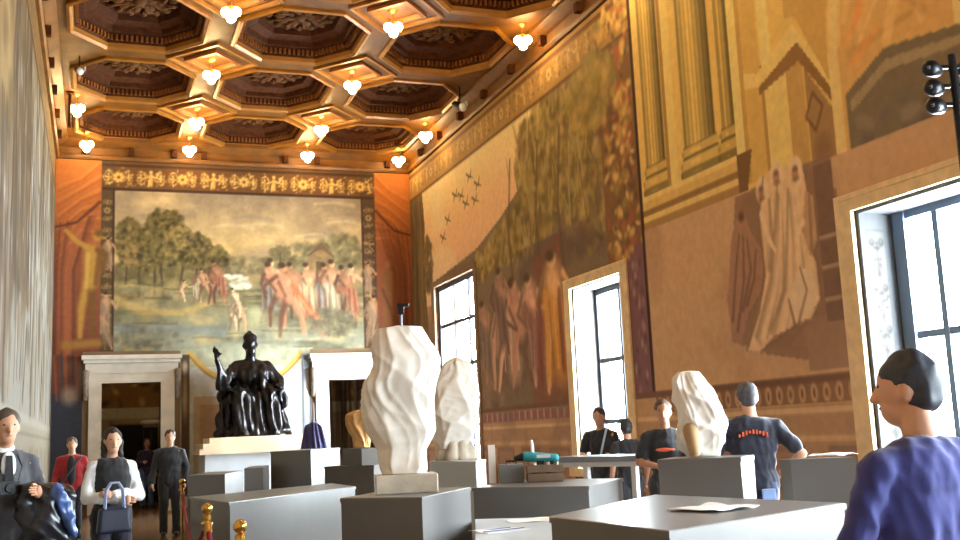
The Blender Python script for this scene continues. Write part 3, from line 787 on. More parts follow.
for u, v, a in ((21.9, 6.75, .2), (21.6, 6.5, .6), (22.3, 6.85, -.3), (21.3, 7.05, .9), (22.9, 6.4, .4), (21.0, 6.45, .2), (20.8, 6.75, -.4), (23.3, 6.05, 0)):
    C.stroke([(u-.22, v-.07), (u, v), (u+.2, v+.10)], .02, .05, (104, 80, 44)); C.stroke([(u-.04, v), (u-.12, v+.15)], .05, .02, (92, 70, 40)); C.stroke([(u+.05, v), (u+.14, v-.10)], .05, .02, (92, 70, 40))
# frieze
C.rect(13.7, 26, 7.5, 8.4, (142, 102, 50)); C.rect(13.7, 26, 7.5, 7.56, (88, 56, 30)); C.rect(13.7, 26, 8.1, 8.2, (96, 60, 30))
garland(C, (13.8, 7.86), (25.9, 7.86), .5, 10, [(166, 124, 66), (190, 146, 82), (104, 72, 38)], 6)
# vertical strip of fruit garlands
C.rect(13.72, 14.95, 3.9, 7.5, (112, 76, 44)); C.rect(13.72, 14.34, .0, 4.2, (110, 72, 66))
for k in range(300):
    v = rng.uniform(4.0, 8.2); u = 14.3+rng.normal()*.26*(1+.6*(v > 6.6))
    C.blob(u, v, rng.uniform(.05, .14), rng.uniform(.05, .16), [(170, 122, 58), (128, 104, 50), (196, 150, 80), (92, 62, 38), (146, 78, 48)][rng.randint(5)], .85, rng.uniform(0, 3))
for k in range(60): C.blob(rng.uniform(13.85, 14.25), rng.uniform(.3, 3.9), .06, .1, [(140, 100, 84), (88, 54, 52), (160, 122, 96)][rng.randint(3)], .7)
C.rect(13.69, 13.78, 0, 8.4, (52, 30, 24)); C.rect(14.3, 14.36, 0, 4.0, (70, 42, 40)); C.leaves(15.2, 7.0, .9, .6, [(134, 106, 50), (110, 88, 44), (160, 122, 60)], 200, .14, rng, 1.4)
# painted colonnade
C.rect(6, 13.69, 4.3, 8.4, (204, 162, 84)); n = C.fbm(.8, .5, 40); i0, i1, j0, j1 = C.box(6, 13.69, 4.3, 8.4); C.mix(i0, i1, j0, j1, np.clip((n[j0:j1, i0:i1]-.5)*2, 0, .4), (178, 132, 66))
def column(u0, u1, vb, vt, base, nfl):
    base = np.array(base, float); nn_ = 26
    for k in range(nn_):      # rounded shaft: lighter towards the painted light, with shallow flutes
        t = (k+.5)/nn_; f = 1.18-.62*abs(t-.62)**1.2*2.0; f *= 1+.13*math.cos(2*PI*t*nfl)
        C.rect(u0+(u1-u0)*k/nn_, u0+(u1-u0)*(k+1)/nn_, vb+.3, vt, np.minimum(250, base*f))
    for z, hh, o, kx in ((vb, .12, .14, .75), (vb+.12, .13, .13, 1.15), (vb+.25, .05, .06, .65), (vb+.30, .11, .08, 1.1), (vb+.41, .04, .03, .7)):
        C.rect(u0-o+.03, u1+o-.03, z, z+hh, base*kx); C.blob(u0-o+.03, z+hh/2, .04, hh/2, base*kx); C.blob(u1+o-.03, z+hh/2, .04, hh/2, base*kx*.8)
        C.rect(u0+(u1-u0)*.5, u0+(u1-u0)*.8, z+hh*.3, z+hh*.7, np.minimum(250, base*kx*1.25), .6)
column(12.95, 13.5, 4.82, 8.4, (168, 132, 66), 6); C.rect(12.62, 12.9, 4.82, 8.4, (226, 188, 104))
C.rect(12.84, 12.92, 4.82, 8.4, (150, 108, 54))
column(11.62, 12.42, 4.82, 8.4, (168, 134, 68), 8); column(11.18, 11.46, 4.82, 8.4, (160, 126, 62), 3)
C.rect(10.9, 11.18, 4.4, 8.4, (234, 200, 116)); C.rect(10.55, 10.9, 4.4, 8.4, (192, 148, 74)); C.rect(10.9, 10.98, 4.4, 8.4, (176, 130, 64))
C.rect(10.05, 10.55, 4.3, 5.75, (226, 188, 106)); C.rect(9.75, 10.05, 4.3, 5.9, (176, 132, 70)); C.rect(10.5, 10.56, 4.3, 5.8, (160, 116, 58)); C.rect(10.3, 10.5, 5.75, 8.4, (232, 198, 116))
C.poly([(10.9, 5.62), (10.9, 5.82), (10.62, 5.72), (9.85, 6.08), (9.12, 4.98), (9.05, 4.78), (9.75, 5.72), (10.6, 5.56)], (228, 190, 110)); C.poly([(10.6, 5.54), (9.8, 5.84), (9.1, 4.86), (9.1, 4.72), (9.8, 5.6), (10.6, 5.44)], (128, 88, 46))
C.poly([(9.72, 5.5), (9.72, 4.2), (9.2, 4.2), (9.2, 4.75)], (146, 106, 62)); C.stroke([(9.6, 5.15), (9.45, 4.95), (9.6, 4.7), (9.75, 4.9), (9.6, 5.15)], .03, .03, (104, 70, 42)); C.blob(9.5, 4.45, .2, .25, (118, 82, 50), .8)
C.poly([(10.0, 8.4), (10.0, 6.2), (9.8, 6.15), (9.2, 5.0), (9.2, 8.4)], (186, 140, 72))
# arch with pale rim over the near window
C.blob(8.28, 5.55, 1.02, 1.5, (236, 196, 118), 1, 0, .9); C.rect(7.25, 9.28, 4.1, 5.5, (232, 192, 116)); C.blob(8.28, 5.55, .84, 1.28, (198, 148, 80), 1, 0, .9); C.rect(7.45, 9.12, 4.1, 5.5, (196, 146, 80))
for k in range(22): C.stroke([(rng.uniform(7.5, 9.0), rng.uniform(5.2, 6.4)), (rng.uniform(7.6, 9.0), rng.uniform(5.2, 6.6))], .05, .08, [(214, 132, 66), (222, 176, 104), (170, 120, 62)][k % 3], .5)
C.poly([(9.05, 4.05), (9.05, 4.95), (8.4, 5.25), (7.3, 5.1), (7.0, 4.05)], (112, 92, 66)); C.poly([(9.0, 4.85), (8.4, 5.12), (7.3, 5.0), (7.3, 4.9), (8.4, 5.0), (9.0, 4.72)], (148, 122, 84))
for k in range(24): C.blob(rng.uniform(7.2, 8.9), rng.uniform(4.15, 4.7), .14, .1, [(88, 70, 54), (132, 110, 82), (104, 88, 72)][k % 3], .7)
C.rect(6, 9.75, 3.75, 4.1, (176, 122, 80)); garland(C, (6.2, 3.98), (9.5, 3.98), .22, 9, [(140, 88, 58), (206, 150, 100), (96, 58, 44)], 9)
# cornice under the columns
for z0, z1, c in ((4.34, 4.44, (150, 108, 58)), (4.44, 4.54, (206, 166, 92)), (4.54, 4.62, (130, 92, 48)), (4.62, 4.76, (196, 152, 80)), (4.76, 4.84, (228, 188, 106))): C.rect(11.2, 13.69, z0, z1, c)
C.poly([(11.2, 4.34), (11.2, 4.84), (10.85, 4.84), (11.0, 4.34)], (110, 76, 44))
# ochre field with the painted marble group
C.rect(6, 13.69, 1.9, 4.34, (182, 138, 94)); n = C.fbm(.7, .7, 44); i0, i1, j0, j1 = C.box(9.3, 13.69, 1.9, 4.34); C.mix(i0, i1, j0, j1, np.clip((n[j0:j1, i0:i1]-.48)*2.5, 0, .5), (156, 112, 76))
C.poly([(11.3, 4.3), (9.4, 4.4), (9.4, 2.0), (10.9, 2.25), (11.6, 2.9)], (126, 90, 64), .85)
mar = np.array((202, 160, 112)); md = np.array((118, 82, 54)); ml = np.array((228, 190, 142))
W_ = lambda *q: [wr(x, y) for x, y in q]
C.poly(W_((742, 200), (765, 190), (800, 165), (838, 190), (846, 345), (800, 350), (740, 345), (728, 300)), (128, 92, 64), .9)
C.poly(W_((738, 216), (746, 214), (752, 232), (766, 255), (762, 292), (750, 312), (742, 345), (733, 342), (729, 300), (732, 240)), (150, 106, 76)); C.blob(*wr(741, 222), .10, .15, (160, 112, 80)); C.blob(*wr(742, 217), .10, .09, (92, 62, 44))
for q in (((740, 235), (737, 270), (734, 320)), ((748, 240), (752, 270), (744, 310)), ((757, 250), (755, 280), (748, 305)), ((744, 236), (745, 280), (739, 330))): C.stroke(W_(*q), .025, .05, (96, 66, 48), .7)
C.poly(W_((764, 178), (776, 164), (783, 172), (789, 164), (798, 162), (806, 176), (810, 200), (804, 230), (818, 262), (822, 300), (812, 318), (796, 326), (775, 336), (762, 352), (748, 350), (760, 312), (766, 275), (760, 215)), mar)
for x, y in ((763, 192), (778, 176), (797, 172)):
    C.blob(*wr(x, y-1), .14, .20, ml, 1, 0, .7); C.blob(*wr(x-1, y+1), .085, .13, (166, 116, 80), 1, 0, .6); C.blob(*wr(x-1, y-3), .07, .05, (104, 70, 48), .8); C.blob(*wr(x, y+7), .12, .05, md, .6)
for k in range(13):
    t = k/12.; q = W_((772+26*t, 196), (770+34*t, 240+6*t), (764+46*t, 290), (750+56*t, 346-26*t))
    C.stroke([(u+.05*math.sin(k*2.3), v) for u, v in q], .02+.02*(k % 3), .04+.05*((k*7) % 4)/3, ml if k % 2 else md, .42, .0)
C.stroke(W_((764, 178), (760, 215), (766, 275), (760, 312), (748, 350)), .025, .03, md, .8); C.stroke(W_((806, 176), (810, 200), (804, 230), (818, 262), (822, 300), (796, 326), (762, 352)), .025, .03, md, .8)
for q in (((778, 186), (776, 230), (772, 280), (758, 336)), ((789, 190), (788, 240), (786, 290), (772, 330)), ((770, 200), (773, 236), (770, 268))): C.stroke(W_(*q), .04, .07, md, .55, .0)
for q in (((782, 188), (781, 240), (778, 285), (764, 338)), ((797, 190), (799, 230), (800, 262))): C.stroke(W_(*q), .05, .08, ml, .6, .0)
C.poly(W_((800, 268), (812, 270), (820, 300), (811, 316), (796, 324), (790, 300)), ml, .9); C.stroke(W_((801, 268), (808, 290), (800, 322)), .03, .04, md, .7); C.stroke(W_((790, 300), (796, 324)), .03, .04, md, .8)
C.poly(W_((806, 190), (814, 196), (818, 240), (812, 258), (804, 232)), (170, 128, 88)); C.stroke(W_((810, 196), (813, 250)), .03, .04, md, .7); C.stroke(W_((804, 222), (797, 238)), .05, .04, ml)
C.stroke(W_((762, 214), (768, 236), (776, 250)), .05, .04, ml); C.poly(W_((812, 318), (840, 312), (842, 345), (790, 348)), (140, 102, 72), .8)
C.rect(9.4, 9.72, 2.0, 4.3, (112, 80, 58))
for z in (2.4, 2.75, 3.1, 3.45): C.rect(9.4, 9.72, z, z+.04, (158, 122, 88))
C.rect(9.4, 10.1, 1.98, 2.5, (142, 104, 74))
# dado
C.rect(6, 26, 0, 1.93, (160, 120, 82)); C.rect(6, 26, 1.86, 1.95, (104, 70, 50)); C.rect(6, 26, 1.60, 1.86, (170, 128, 86)); C.rect(14.3, 26, 1.64, 1.84, (128, 84, 70)); C.rect(6, 13.7, 1.62, 1.86, (122, 84, 54))
for y in np.arange(6.1, 13.6, .22):
    C.blob(y, 1.74, .075, .13, (190, 146, 98), 1, 0, .6); C.blob(y, 1.74, .035, .08, (104, 68, 44), 1, 0, .6)
for y in np.arange(14.5, 26, .3): C.rect(y, y+.08, 1.66, 1.82, (170, 126, 100))
C.rect(6, 26, 1.52, 1.58, (192, 150, 104)); C.rect(6, 26, 1.2, 1.26, (186, 142, 98)); C.rect(6, 26, .9, .96, (112, 80, 58))
for y in np.arange(6.4, 26, 1.3): C.rect(y, y+.9, .3, 1.15, (132, 98, 72)); C.rect(y+.08, y+.82, .36, 1.09, (150, 112, 82)); C.leaves(y+.45, .75, .3, .25, [(120, 84, 62), (170, 130, 96)], 24, .09, rng)
n = C.fbm(1.2, 1.2, 77); C.mix(0, C.w, 0, int(1.95*44), np.clip((n[:int(1.95*44)]-.5)*2, 0, .35), (110, 84, 64))
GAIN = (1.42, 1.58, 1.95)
PR = lambda u, v: (np.full_like(u, XR), u, v)
NR = (-1, 0, 0)
H1 = (21.12, 24.28, .55, 5.1); H2 = (14.33, 16.66, .55, 4.0); H3 = (6.0, 9.39, .55, 3.84)
mural('landscape_fresco', 'tall fresco of trees, flying birds and nude figures around the two far windows', 'fresco', C, PR, NR, 14.34, YB-.02, 1.94, 7.52, .036, [H1, H2])
mural('painted_frieze', 'painted gold brown garland frieze under the cornice of the windowed wall', 'painted frieze', C, PR, NR, 13.70, YB-.02, 7.52, 8.27, .034)
mural('painted_pilaster', 'narrow painted strip of fruit and maroon panels between landscape and columns', 'painted pilaster', C, PR, NR, 13.70, 14.34, .02, 7.52, .024)
mural('painted_colonnade', 'painted ochre fluted columns, pier and arch high above the near window', 'painted architecture', C, PR, NR, 6.0, 13.70, 4.30, 8.27, .020)
mural('painted_marble_group', 'painted pale draped marble figures on an ochre field between two windows', 'painted figures', C, PR, NR, 6.0, 13.70, 1.94, 4.30, .020, [H3])
mural('painted_dado', 'brown painted dado with a baluster band below the frescoes of the windowed wall', 'painted dado', C, PR, NR, 6.0, 13.70, .02, 1.94, .022, [H3])
mural('painted_dado', 'mauve brown painted dado strip between and beside the two far windows', 'painted dado', C, PR, NR, 14.34, YB-.02, .02, 1.94, .03, [H1, H2])

# ---- painting of the long wall beside the camera (u = y, v = z), seen at a raking angle
D = Canvas(7.0, YB, 0, 8.4, 26, (178, 168, 150))
rng = np.random.RandomState(15)
D.vgrad(7, 26, 1.9, 8.4, [(0, (206, 200, 188)), (.4, (196, 190, 180)), (.7, (190, 176, 156)), (1, (206, 170, 108))])
for k in range(420):
    u = rng.uniform(7, 26); v = rng.uniform(2, 7.4); l = rng.uniform(.4, 1.6)
    D.stroke([(u, v), (u+rng.uniform(-.5, .5), v+l)], rng.uniform(.06, .25), rng.uniform(.05, .2), [(226, 222, 212), (150, 132, 108), (84, 66, 46), (196, 164, 116), (104, 92, 78), (246, 242, 234)][rng.randint(6)], .85)
D.poly([(7, 5.2), (7, 7.5), (13.2, 7.5), (12.6, 5.0)], (222, 182, 108), .75)
for k in range(26):
    u = rng.uniform(13.2, 16.2); D.stroke([(u, 7.5), (u+rng.uniform(-.5, .5), 6), (u+rng.uniform(-.6, .6), 3.6)], .1, .16, [(112, 82, 48), (86, 64, 40), (150, 112, 66)][k % 3], .7)
for k in range(12):
    u = rng.uniform(8.5, 12.6); D.stroke([(u, 5.2), (u+.2, 3.8), (u, 2.2)], .1, .2, [(150, 104, 60), (112, 80, 52)][k % 2], .6)
for k in range(90):
    D.blob(rng.uniform(11, 17), rng.uniform(3, 7.6), rng.uniform(.2, .7), rng.uniform(.15, .5), [(136, 110, 76), (112, 92, 62), (170, 140, 98)][k % 3], .6)
for y in np.arange(7.4, 26, 2.6): D.rect(y, y+.25, 1.9, 7.6, (176, 150, 112), .5)
D.rect(7, 26, 7.5, 8.4, (196, 148, 80)); D.rect(7, 26, 7.5, 7.58, (110, 74, 42)); garland(D, (7.2, 7.9), (25.9, 7.9), .5, 14, [(170, 126, 70), (206, 160, 96), (110, 76, 42)], 16)
D.rect(7, 26, 0, 1.95, (206, 194, 172)); D.rect(7, 26, 1.85, 1.97, (226, 218, 202)); D.rect(7, 26, 1.7, 1.76, (166, 148, 120))
for y in np.arange(7.3, 26, 1.7): D.rect(y, y+1.3, .4, 1.5, (190, 174, 148))
PL = lambda u, v: (np.full_like(u, XL), u, v)
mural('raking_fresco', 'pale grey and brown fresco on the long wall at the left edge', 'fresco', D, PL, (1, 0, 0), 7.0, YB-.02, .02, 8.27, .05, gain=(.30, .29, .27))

# ------------------------------------------------------------------ windows
FR_D = mat('dark_window_paint', (58, 62, 74), .5); FR_L = mat('pale_blue_window_paint', (120, 144, 172), .5)
def glass():
    m = bpy.data.materials.new('window_glass'); m.use_nodes = True; nt = m.node_tree
    nt.nodes.remove(nt.nodes['Principled BSDF']); out = nt.nodes['Material Output']
    t = nt.nodes.new('ShaderNodeBsdfTransparent'); g = nt.nodes.new('ShaderNodeBsdfGlossy'); g.inputs['Roughness'].default_value = .03
    t.inputs['Color'].default_value = (.93, .96, .97, 1);     x = nt.nodes.new('ShaderNodeMixShader'); x.inputs[0].default_value = .05; nt.links.new(t.outputs[0], x.inputs[1]); nt.links.new(g.outputs[0], x.inputs[2]); nt.links.new(x.outputs[0], out.inputs[0])
    return m
GLASS = glass()
MUL = [([22.93, 21.95], [4.0, 3.0, 2.0]), ([15.5], [2.58, 1.55]), ([8.50, 7.7], [2.28]), ([.75], [2.28]), ([-4.85], [2.28]), ([4.25], [2.28])]
for i, (y0, y1, z0, z1, dp) in enumerate(WIN):
    fm = FR_D if i < 2 else FR_L; x = XR+dp; fw = .12
    mb = MB()
    mb.span((x-.04, y0, z0), (x+.04, y0+fw, z1)).span((x-.04, y1-fw, z0), (x+.04, y1, z1)).span((x-.04, y0+fw, z0), (x+.04, y1-fw, z0+fw)).span((x-.04, y0+fw, z1-fw), (x+.04, y1-fw, z1))
    if i == 2:
        mb.span((x-.06, y1-.22, z0), (x+.05, y1-.05, z1-.02))
    w = struct('window_%d' % (i+1), mb, fm)
    mm = MB()
    for y in MUL[i][0]: mm.span((x-.03, y-.04, z0+fw), (x+.03, y+.04, z1-fw))
    for z in MUL[i][1]: mm.span((x-.022, y0+fw, z-.04), (x+.022, y1-fw, z+.04))
    mm.build('glazing_bars', fm, w)
    MB().span((x+.008, y0+fw, z0+fw), (x+.012, y1-fw, z1-fw)).build('pane', GLASS, w)
    mb = MB()   # lining of the reveal
    if dp > .2:
        t = .02; mb.span((XR+.025, y0, z0), (x-.04, y0+t, z1)).span((XR+.025, y1-t, z0), (x-.04, y1, z1)).span((XR+.025, y0+t, z1-t), (x-.04, y1-t, z1)).span((XR+.025, y0+t, z0), (x-.04, y1-t, z0+t))
        mb.build('reveal_lining', REVEAL, w)
    s_ = (.18, .24, .26, .26, .26, .19)[i]; sm = TRAV if i else mat('brown_stone', (136, 104, 78), .7, 0, .15, 5)
    mb = MB(); mb.span((XR-.045, y0-s_, z0), (XR+.02, y0, z1+s_*.75)).span((XR-.045, y1, z0), (XR+.02, y1+s_, z1+s_*.75)).span((XR-.045, y0, z1), (XR+.02, y1, z1+s_*.75))
    mb.span((XR-.06, y0-s_+.02, z1+s_*.5), (XR-.04, y1+s_-.02, z1+s_*.75-.02))
    mb.build('stone_surround', sm, w)
    MB().span((XR-.09, y0-s_-.05, z0-.14), (XR+.02, y1+s_+.05, z0)).build('window_sill', sm, w)
    l = bpy.data.lights.new('daylight_portal', 'AREA'); l.shape = 'RECTANGLE'; l.size = y1-y0; l.size_y = z1-z0; l.cycles.is_portal = True
    lo = bpy.data.objects.new('daylight_portal', l); COL.objects.link(lo); lo.location = (XR+.66, (y0+y1)/2, (z0+z1)/2); lo.rotation_euler = (0, R(90), R(180)) if False else (R(90), 0, R(90))
    # aim into the room (-x)
    lo.matrix_world = Matrix(((0, 0, 1, XR+.66), (1, 0, 0, (y0+y1)/2), (0, 1, 0, (z0+z1)/2), (0, 0, 0, 1)))
    if i == 2:   # painted ornament on the far jamb and soffit
        J = Canvas(XR, XR+.6, 0, 4, 60, (226, 228, 232)); g = np.random.RandomState(3)
        J.rect(XR+.1, XR+.36, .9, 3.45, (206, 206, 204)); J.rect(XR+.12, XR+.34, 1.0, 3.42, (232, 230, 226))
        for z in (3.25, 2.75, 2.3, 1.9, 1.5):
            J.blob(XR+.17, z+.06, .05, .06, (132, 122, 116)); J.blob(XR+.29, z+.06, .05, .06, (132, 122, 116)); J.blob(XR+.17, z+.07, .025, .03, (214, 206, 198)); J.blob(XR+.29, z+.07, .025, .03, (214, 206, 198)); J.blob(XR+.23, z+.0, .07, .03, (150, 140, 132)); J.blob(XR+.23, z-.2, .07, .13, (176, 166, 158)); J.blob(XR+.23, z-.18, .04, .08, (222, 210, 196)); J.stroke([(XR+.23, z+.05), (XR+.23, z-.34)], .012, .02, (150, 140, 134), .7)
            for k in range(8): J.blob(XR+.23+g.uniform(-.09, .09), z-.1+g.uniform(-.2, .2), .03, .02, (146, 126, 112), .8, g.uniform(0, 3))
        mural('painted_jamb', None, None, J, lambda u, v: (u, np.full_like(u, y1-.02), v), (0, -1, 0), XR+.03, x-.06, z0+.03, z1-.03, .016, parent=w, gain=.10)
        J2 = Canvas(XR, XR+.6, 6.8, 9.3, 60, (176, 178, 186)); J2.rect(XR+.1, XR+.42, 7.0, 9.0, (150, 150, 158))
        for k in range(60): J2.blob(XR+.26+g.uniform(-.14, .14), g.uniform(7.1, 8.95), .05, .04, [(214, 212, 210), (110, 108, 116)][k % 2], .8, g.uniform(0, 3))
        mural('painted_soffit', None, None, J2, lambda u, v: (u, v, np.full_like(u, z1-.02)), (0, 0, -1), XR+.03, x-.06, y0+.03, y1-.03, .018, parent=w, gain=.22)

# ------------------------------------------------------------------ marble doorways of the end wall
for i, (a, b, zt, o0, o1) in enumerate(((.14, 1.45, 2.96, -.24, 1.86), (5.44, 6.72, 2.92, 5.02, 7.14))):
    mb = MB()
    mb.span((o0+.1, YB-.10, 0), (a, YB+.5, zt+.001)).span((b, YB-.10, 0), (o1-.1, YB+.5, zt))
    d = struct('door_%d' % (i+1), mb, MARBLE if i == 0 else MARBLE_W)
    MB().span((o0+.1, YB-.10, zt), (o1-.1, YB+.02, zt+.30)).span((o0+.14, YB-.13, zt+.22), (o1-.14, YB-.1, zt+.30)).build('architrave', MARBLE if i == 0 else MARBLE_W, d)
    mb = MB(); mb.span((o0+.02, YB-.12, zt+.30), (o1-.02, YB, zt+.46)).span((o0-.02, YB-.20, zt+.46), (o1+.02, YB, zt+.54)).span((o0-.06, YB-.28, zt+.54), (o1+.06, YB, zt+.64))
    mb.build('door_cornice', MARBLE if i == 0 else MARBLE_W, d)
    for s0 in (o0+.03, o1-.03):
        mb = MB(); mb.capsule((s0, YB-.14, zt+.24), (s0, YB-.08, zt-.35), .08, .05).box((s0, YB-.08, zt+.05), (.11, .1, .5))
        mb.build('scroll_console', mat('grey_veined_marble', (128, 112, 96), .4, 0, .3, 9), d, True)
# ------------------------------------------------------------------ ceiling lamps (the room's own warm light)
BULB = mat('frosted_warm_bulb', (255, 230, 178), .4, emit=BULB_STRENGTH, emit_col=(255, 224, 160))
BRASS = mat('aged_brass', (180, 132, 60), .35, .8)
lamp0 = None
def lamp(x, y, z, label, group='ceiling bulb clusters'):
    global lamp0
    if lamp0 is None:
        lamp0 = thing('ceiling_lamp', label, 'ceiling lamp', (x, y, z), 0, group)
        MB().lathe([(.09, .33), (.07, .31), (.02, .27)], n=12).build('ceiling_rose', BRASS, lamp0, True)
        MB().tube([(0, 0, .30), (0, 0, .08)], .014, 8).build('stem', BRASS, lamp0)
        for px_, pz in ((-.085, .03), (.085, .03), (0, -.07)):
            MB().ball((px_, 0, pz), (.08, .08, .082), 12, 8).build('bulb', BULB, lamp0, True)
        MB().tube([(-.085, 0, .10), (-.05, 0, .13), (0, 0, .14), (.05, 0, .13), (.085, 0, .10)], .012, 6).build('bulb_arm', BRASS, lamp0, True)
        lamp0.rotation_euler = (0, 0, -YAW)
        return lamp0
    return dup(lamp0, (x, y, z), -YAW, label)
RW = ['', 'nearest the end wall', 'second from the end wall', 'third from the end wall']
for r in (1, 2, 3):
    for c, nm in ((1, 'left'), (2, 'right')):
        lamp(LX[c]-(.08 if c == 2 else .03), LY[r], ZC-.335, '%s bulb cluster hanging from a diamond moulding in the row %s' % (nm, RW[r]))
lamp(7.25, 22.97, ZC-.34, 'bulb cluster beside the windowed wall, the farther one of the two')
lamp(7.2, 16.75, ZC-.34, 'bulb cluster beside the windowed wall, the nearer one of the two')
lamp(-.42, 22.5, ZC-.34, 'bulb cluster close to the long left wall, beside a dark pole')
for x, w in ((-.25, 'leftmost'), (2.05, 'second from left'), (4.88, 'third from left'), (7.22, 'rightmost')):
    lamp(x, 25.22, ZC-.345, '%s of the four bulb clusters along the end wall cornice' % w)
for r in range(4, 7):      # unseen lamp rows over the near hall, kept to warm the painted columns
    for c in range(4):
        x = (-.3, 2.05, 4.85, 7.2)[c]
        lamp(x, LY[4]-PY*(r-4), ZC-.335, 'unseen bulb cluster over the near part of the hall, %s of the %s row' % (('leftmost', 'second', 'third', 'rightmost')[c], ('fourth', 'fifth', 'sixth', 'seventh', 'eighth', 'ninth')[r-4]))
t = thing('hanging_pole', 'thin dark pole hanging beside the bulbs at the left edge of the ceiling', 'pole', (-.56, 22.4, ZC))
MB().tube([(0, 0, 0), (0, 0, -.75)], .03, 8).build('pole', DARKWOOD, t); MB().box((0, 0, -.02), (.14, .14, .04)).build('ceiling_plate', DARKWOOD, t)
BLACK = mat('black_metal', (26, 27, 32), .4, .3); LENS = mat('pale_lens', (232, 238, 244), .15, 0, coat=.5)
def ceiling_spot(x, y, z, label, s=1.0):
    t = thing('ceiling_spotlight', label, 'spotlight', (x, y, z), 0.4)
    MB().tube([(0, 0, ZC-z), (0, 0, .1)], .018*s, 8).build('rod', BLACK, t)
    MB().capsule((0, .16*s, .10*s), (0, -.06*s, -.02*s), .07*s, .10*s, 12).build('housing', BLACK, t, True)
    MB().ball((-.03*s, -.12*s, -.04*s), (.10*s, .07*s, .10*s), 12, 8).build('white_lens', LENS, t, True)
    MB().box((.11*s, .02*s, .06*s), (.02*s, .26*s, .12*s)).build('barn_door', LENS, t)
ceiling_spot(7.2, 20.3, 8.30, 'small black and white spotlight near the ceiling edge, over the windowed wall')
ceiling_spot(-.35, 20.2, 8.45, 'small dark spotlight with a white lens in the left ceiling corner', .7)

# ------------------------------------------------------------------ bronze statue on its base
BRONZE = mat('dark_bronze', (46, 44, 46), .28, .8, .3, 6)
sx, sy = 3.42, 24.75
SB = 1.60
t = thing('statue_base', 'broad pale stone base carrying the bronze seated figure', 'statue base', (sx, sy, 0))
MB().box((0, .05, .62), (2.30, 1.6, 1.24)).build('block', mat('pale_blue_grey_stone', (196, 202, 208), .4, 0, .06, 3), t)
mb = MB(); mb.box((0, 0, 1.30), (2.55, 1.75, .12)).box((0, 0, 1.42), (2.40, 1.66, .12)).box((0, 0, 1.54), (2.10, 1.5, .12))
mb.build('moulded_slab', mat('honey_marble', (226, 200, 168), .35, 0, .2, 2.0), t)
def bronze():
    m = MB()
    # throne
    m.box((0, .38, .55), (1.05, .75, 1.1)).box((0, .68, 1.05), (.95, .18, 1.3)); m.ball((-.5, .1, 1.05), (.10, .34, .12)); m.ball((.5, .1, 1.05), (.10, .34, .12))
    # lap, legs under the robe, spreading hem
    m.capsule((-.24, .3, .98), (-.30, -.34, .92), .22, .19); m.capsule((.24, .3, .98), (.34, -.30, .90), .22, .19)
    m.capsule((-.30, -.34, .90), (-.30, -.46, .10), .18, .22); m.capsule((.34, -.32, .88), (.36, -.38, .10), .18, .22)
    m.capsule((0, -.25, .8), (0, -.38, .08), .2, .26); m.ball((0, 0, .12), (.85, .6, .16)); m.capsule((-.6, .1, .7), (-.74, -.05, .08), .14, .16); m.capsule((.62, .1, .6), (.8, -.1, .06), .12, .10)
    m.capsule((-.3, -.56, .06), (-.3, -.72, .05), .08, .06); m.capsule((.36, -.5, .06), (.38, -.66, .05), .08, .06)
    # trunk, cape, shoulders
    m.capsule((0, .24, 1.0), (-.02, .18, 1.5), .30, .29); m.ball((-.02, .2, 1.60), (.40, .25, .20)); m.ball((0, .08, 1.40), (.36, .25, .30)); m.ball((.24, .06, 1.42), (.20, .22, .26)); m.capsule((.1, -.1, 1.45), (.34, -.2, 1.0), .10, .14)
    # raised arm with open hand, arm on the armrest
    m.capsule((-.34, .2, 1.62), (-.62, -.02, 1.28), .15, .14); m.capsule((-.62, -.02, 1.28), (-.84, -.26, 1.74), .12, .065)
    m.capsule((-.66, .0, 1.30), (-.60, .2, .85), .15, .14); m.capsule((-.78, -.2, 1.5), (-.74, -.05, 1.1), .07, .10)
    m.ball((-.86, -.30, 1.84), (.06, .05, .09))
    for k in range(4): m.capsule((-.90+.035*k, -.30, 1.89), (-.95+.05*k, -.32-.02*k, 2.02+(.02, .06, .04, -.02)[k]), .022, .016)
    m.capsule((-.81, -.30, 1.81), (-.73, -.33, 1.90), .025, .018)
    m.capsule((.36, .18, 1.60), (.58, .0, 1.22), .15, .15); m.capsule((.58, .0, 1.22), (.56, -.36, 1.12), .14, .09); m.ball((.55, -.43, 1.09), (.07, .09, .05)); m.capsule((.6, -.1, 1.1), (.66, -.1, .7), .12, .10)
    # neck, head with cap, nose, beard
    m.capsule((-.03, .14, 1.68), (-.04, .06, 1.92), .13, .12); m.ball((-.05, .02, 2.12), (.155, .185, .21)); m.ball((-.05, .06, 2.28), (.165, .185, .12)); m.capsule((-.05, .08, 2.3), (-.05, .08, 2.40), .10, .05); m.ball((-.05, -.16, 2.10), (.035, .06, .05)); m.ball((-.05, -.11, 1.96), (.11, .11, .13)); m.ball((-.20, .04, 2.1), (.03, .05, .06)); m.ball((.10, .04, 2.1), (.03, .05, .06))
    return m
me = remesh(bronze(), .03, 2)
def folds(P):
    x, y, z = P.T
    low = np.clip((1.75-z)/.6, 0, 1)
    return low*(.035*np.sin(x*26+3*np.sin(z*3.1)+y*6)+.02*np.sin(x*47+z*5))*np.clip(z/.15, 0, 1)+.008*waves(P, 3, 22, 6)
displace(me, folds)
co = np.empty(len(me.vertices)*3); me.vertices.foreach_get('co', co); co = co.reshape(-1, 3); co[:, 2] = np.maximum(co[:, 2], .001); me.vertices.foreach_set('co', co.ravel())
st = thing('bronze_statue', 'dark bronze seated robed figure raising one hand, on the pale stone base', 'statue', (sx, sy, SB))
st.scale = (1.0, .9, 1.0)
link('figure', me, BRONZE, st, 60)

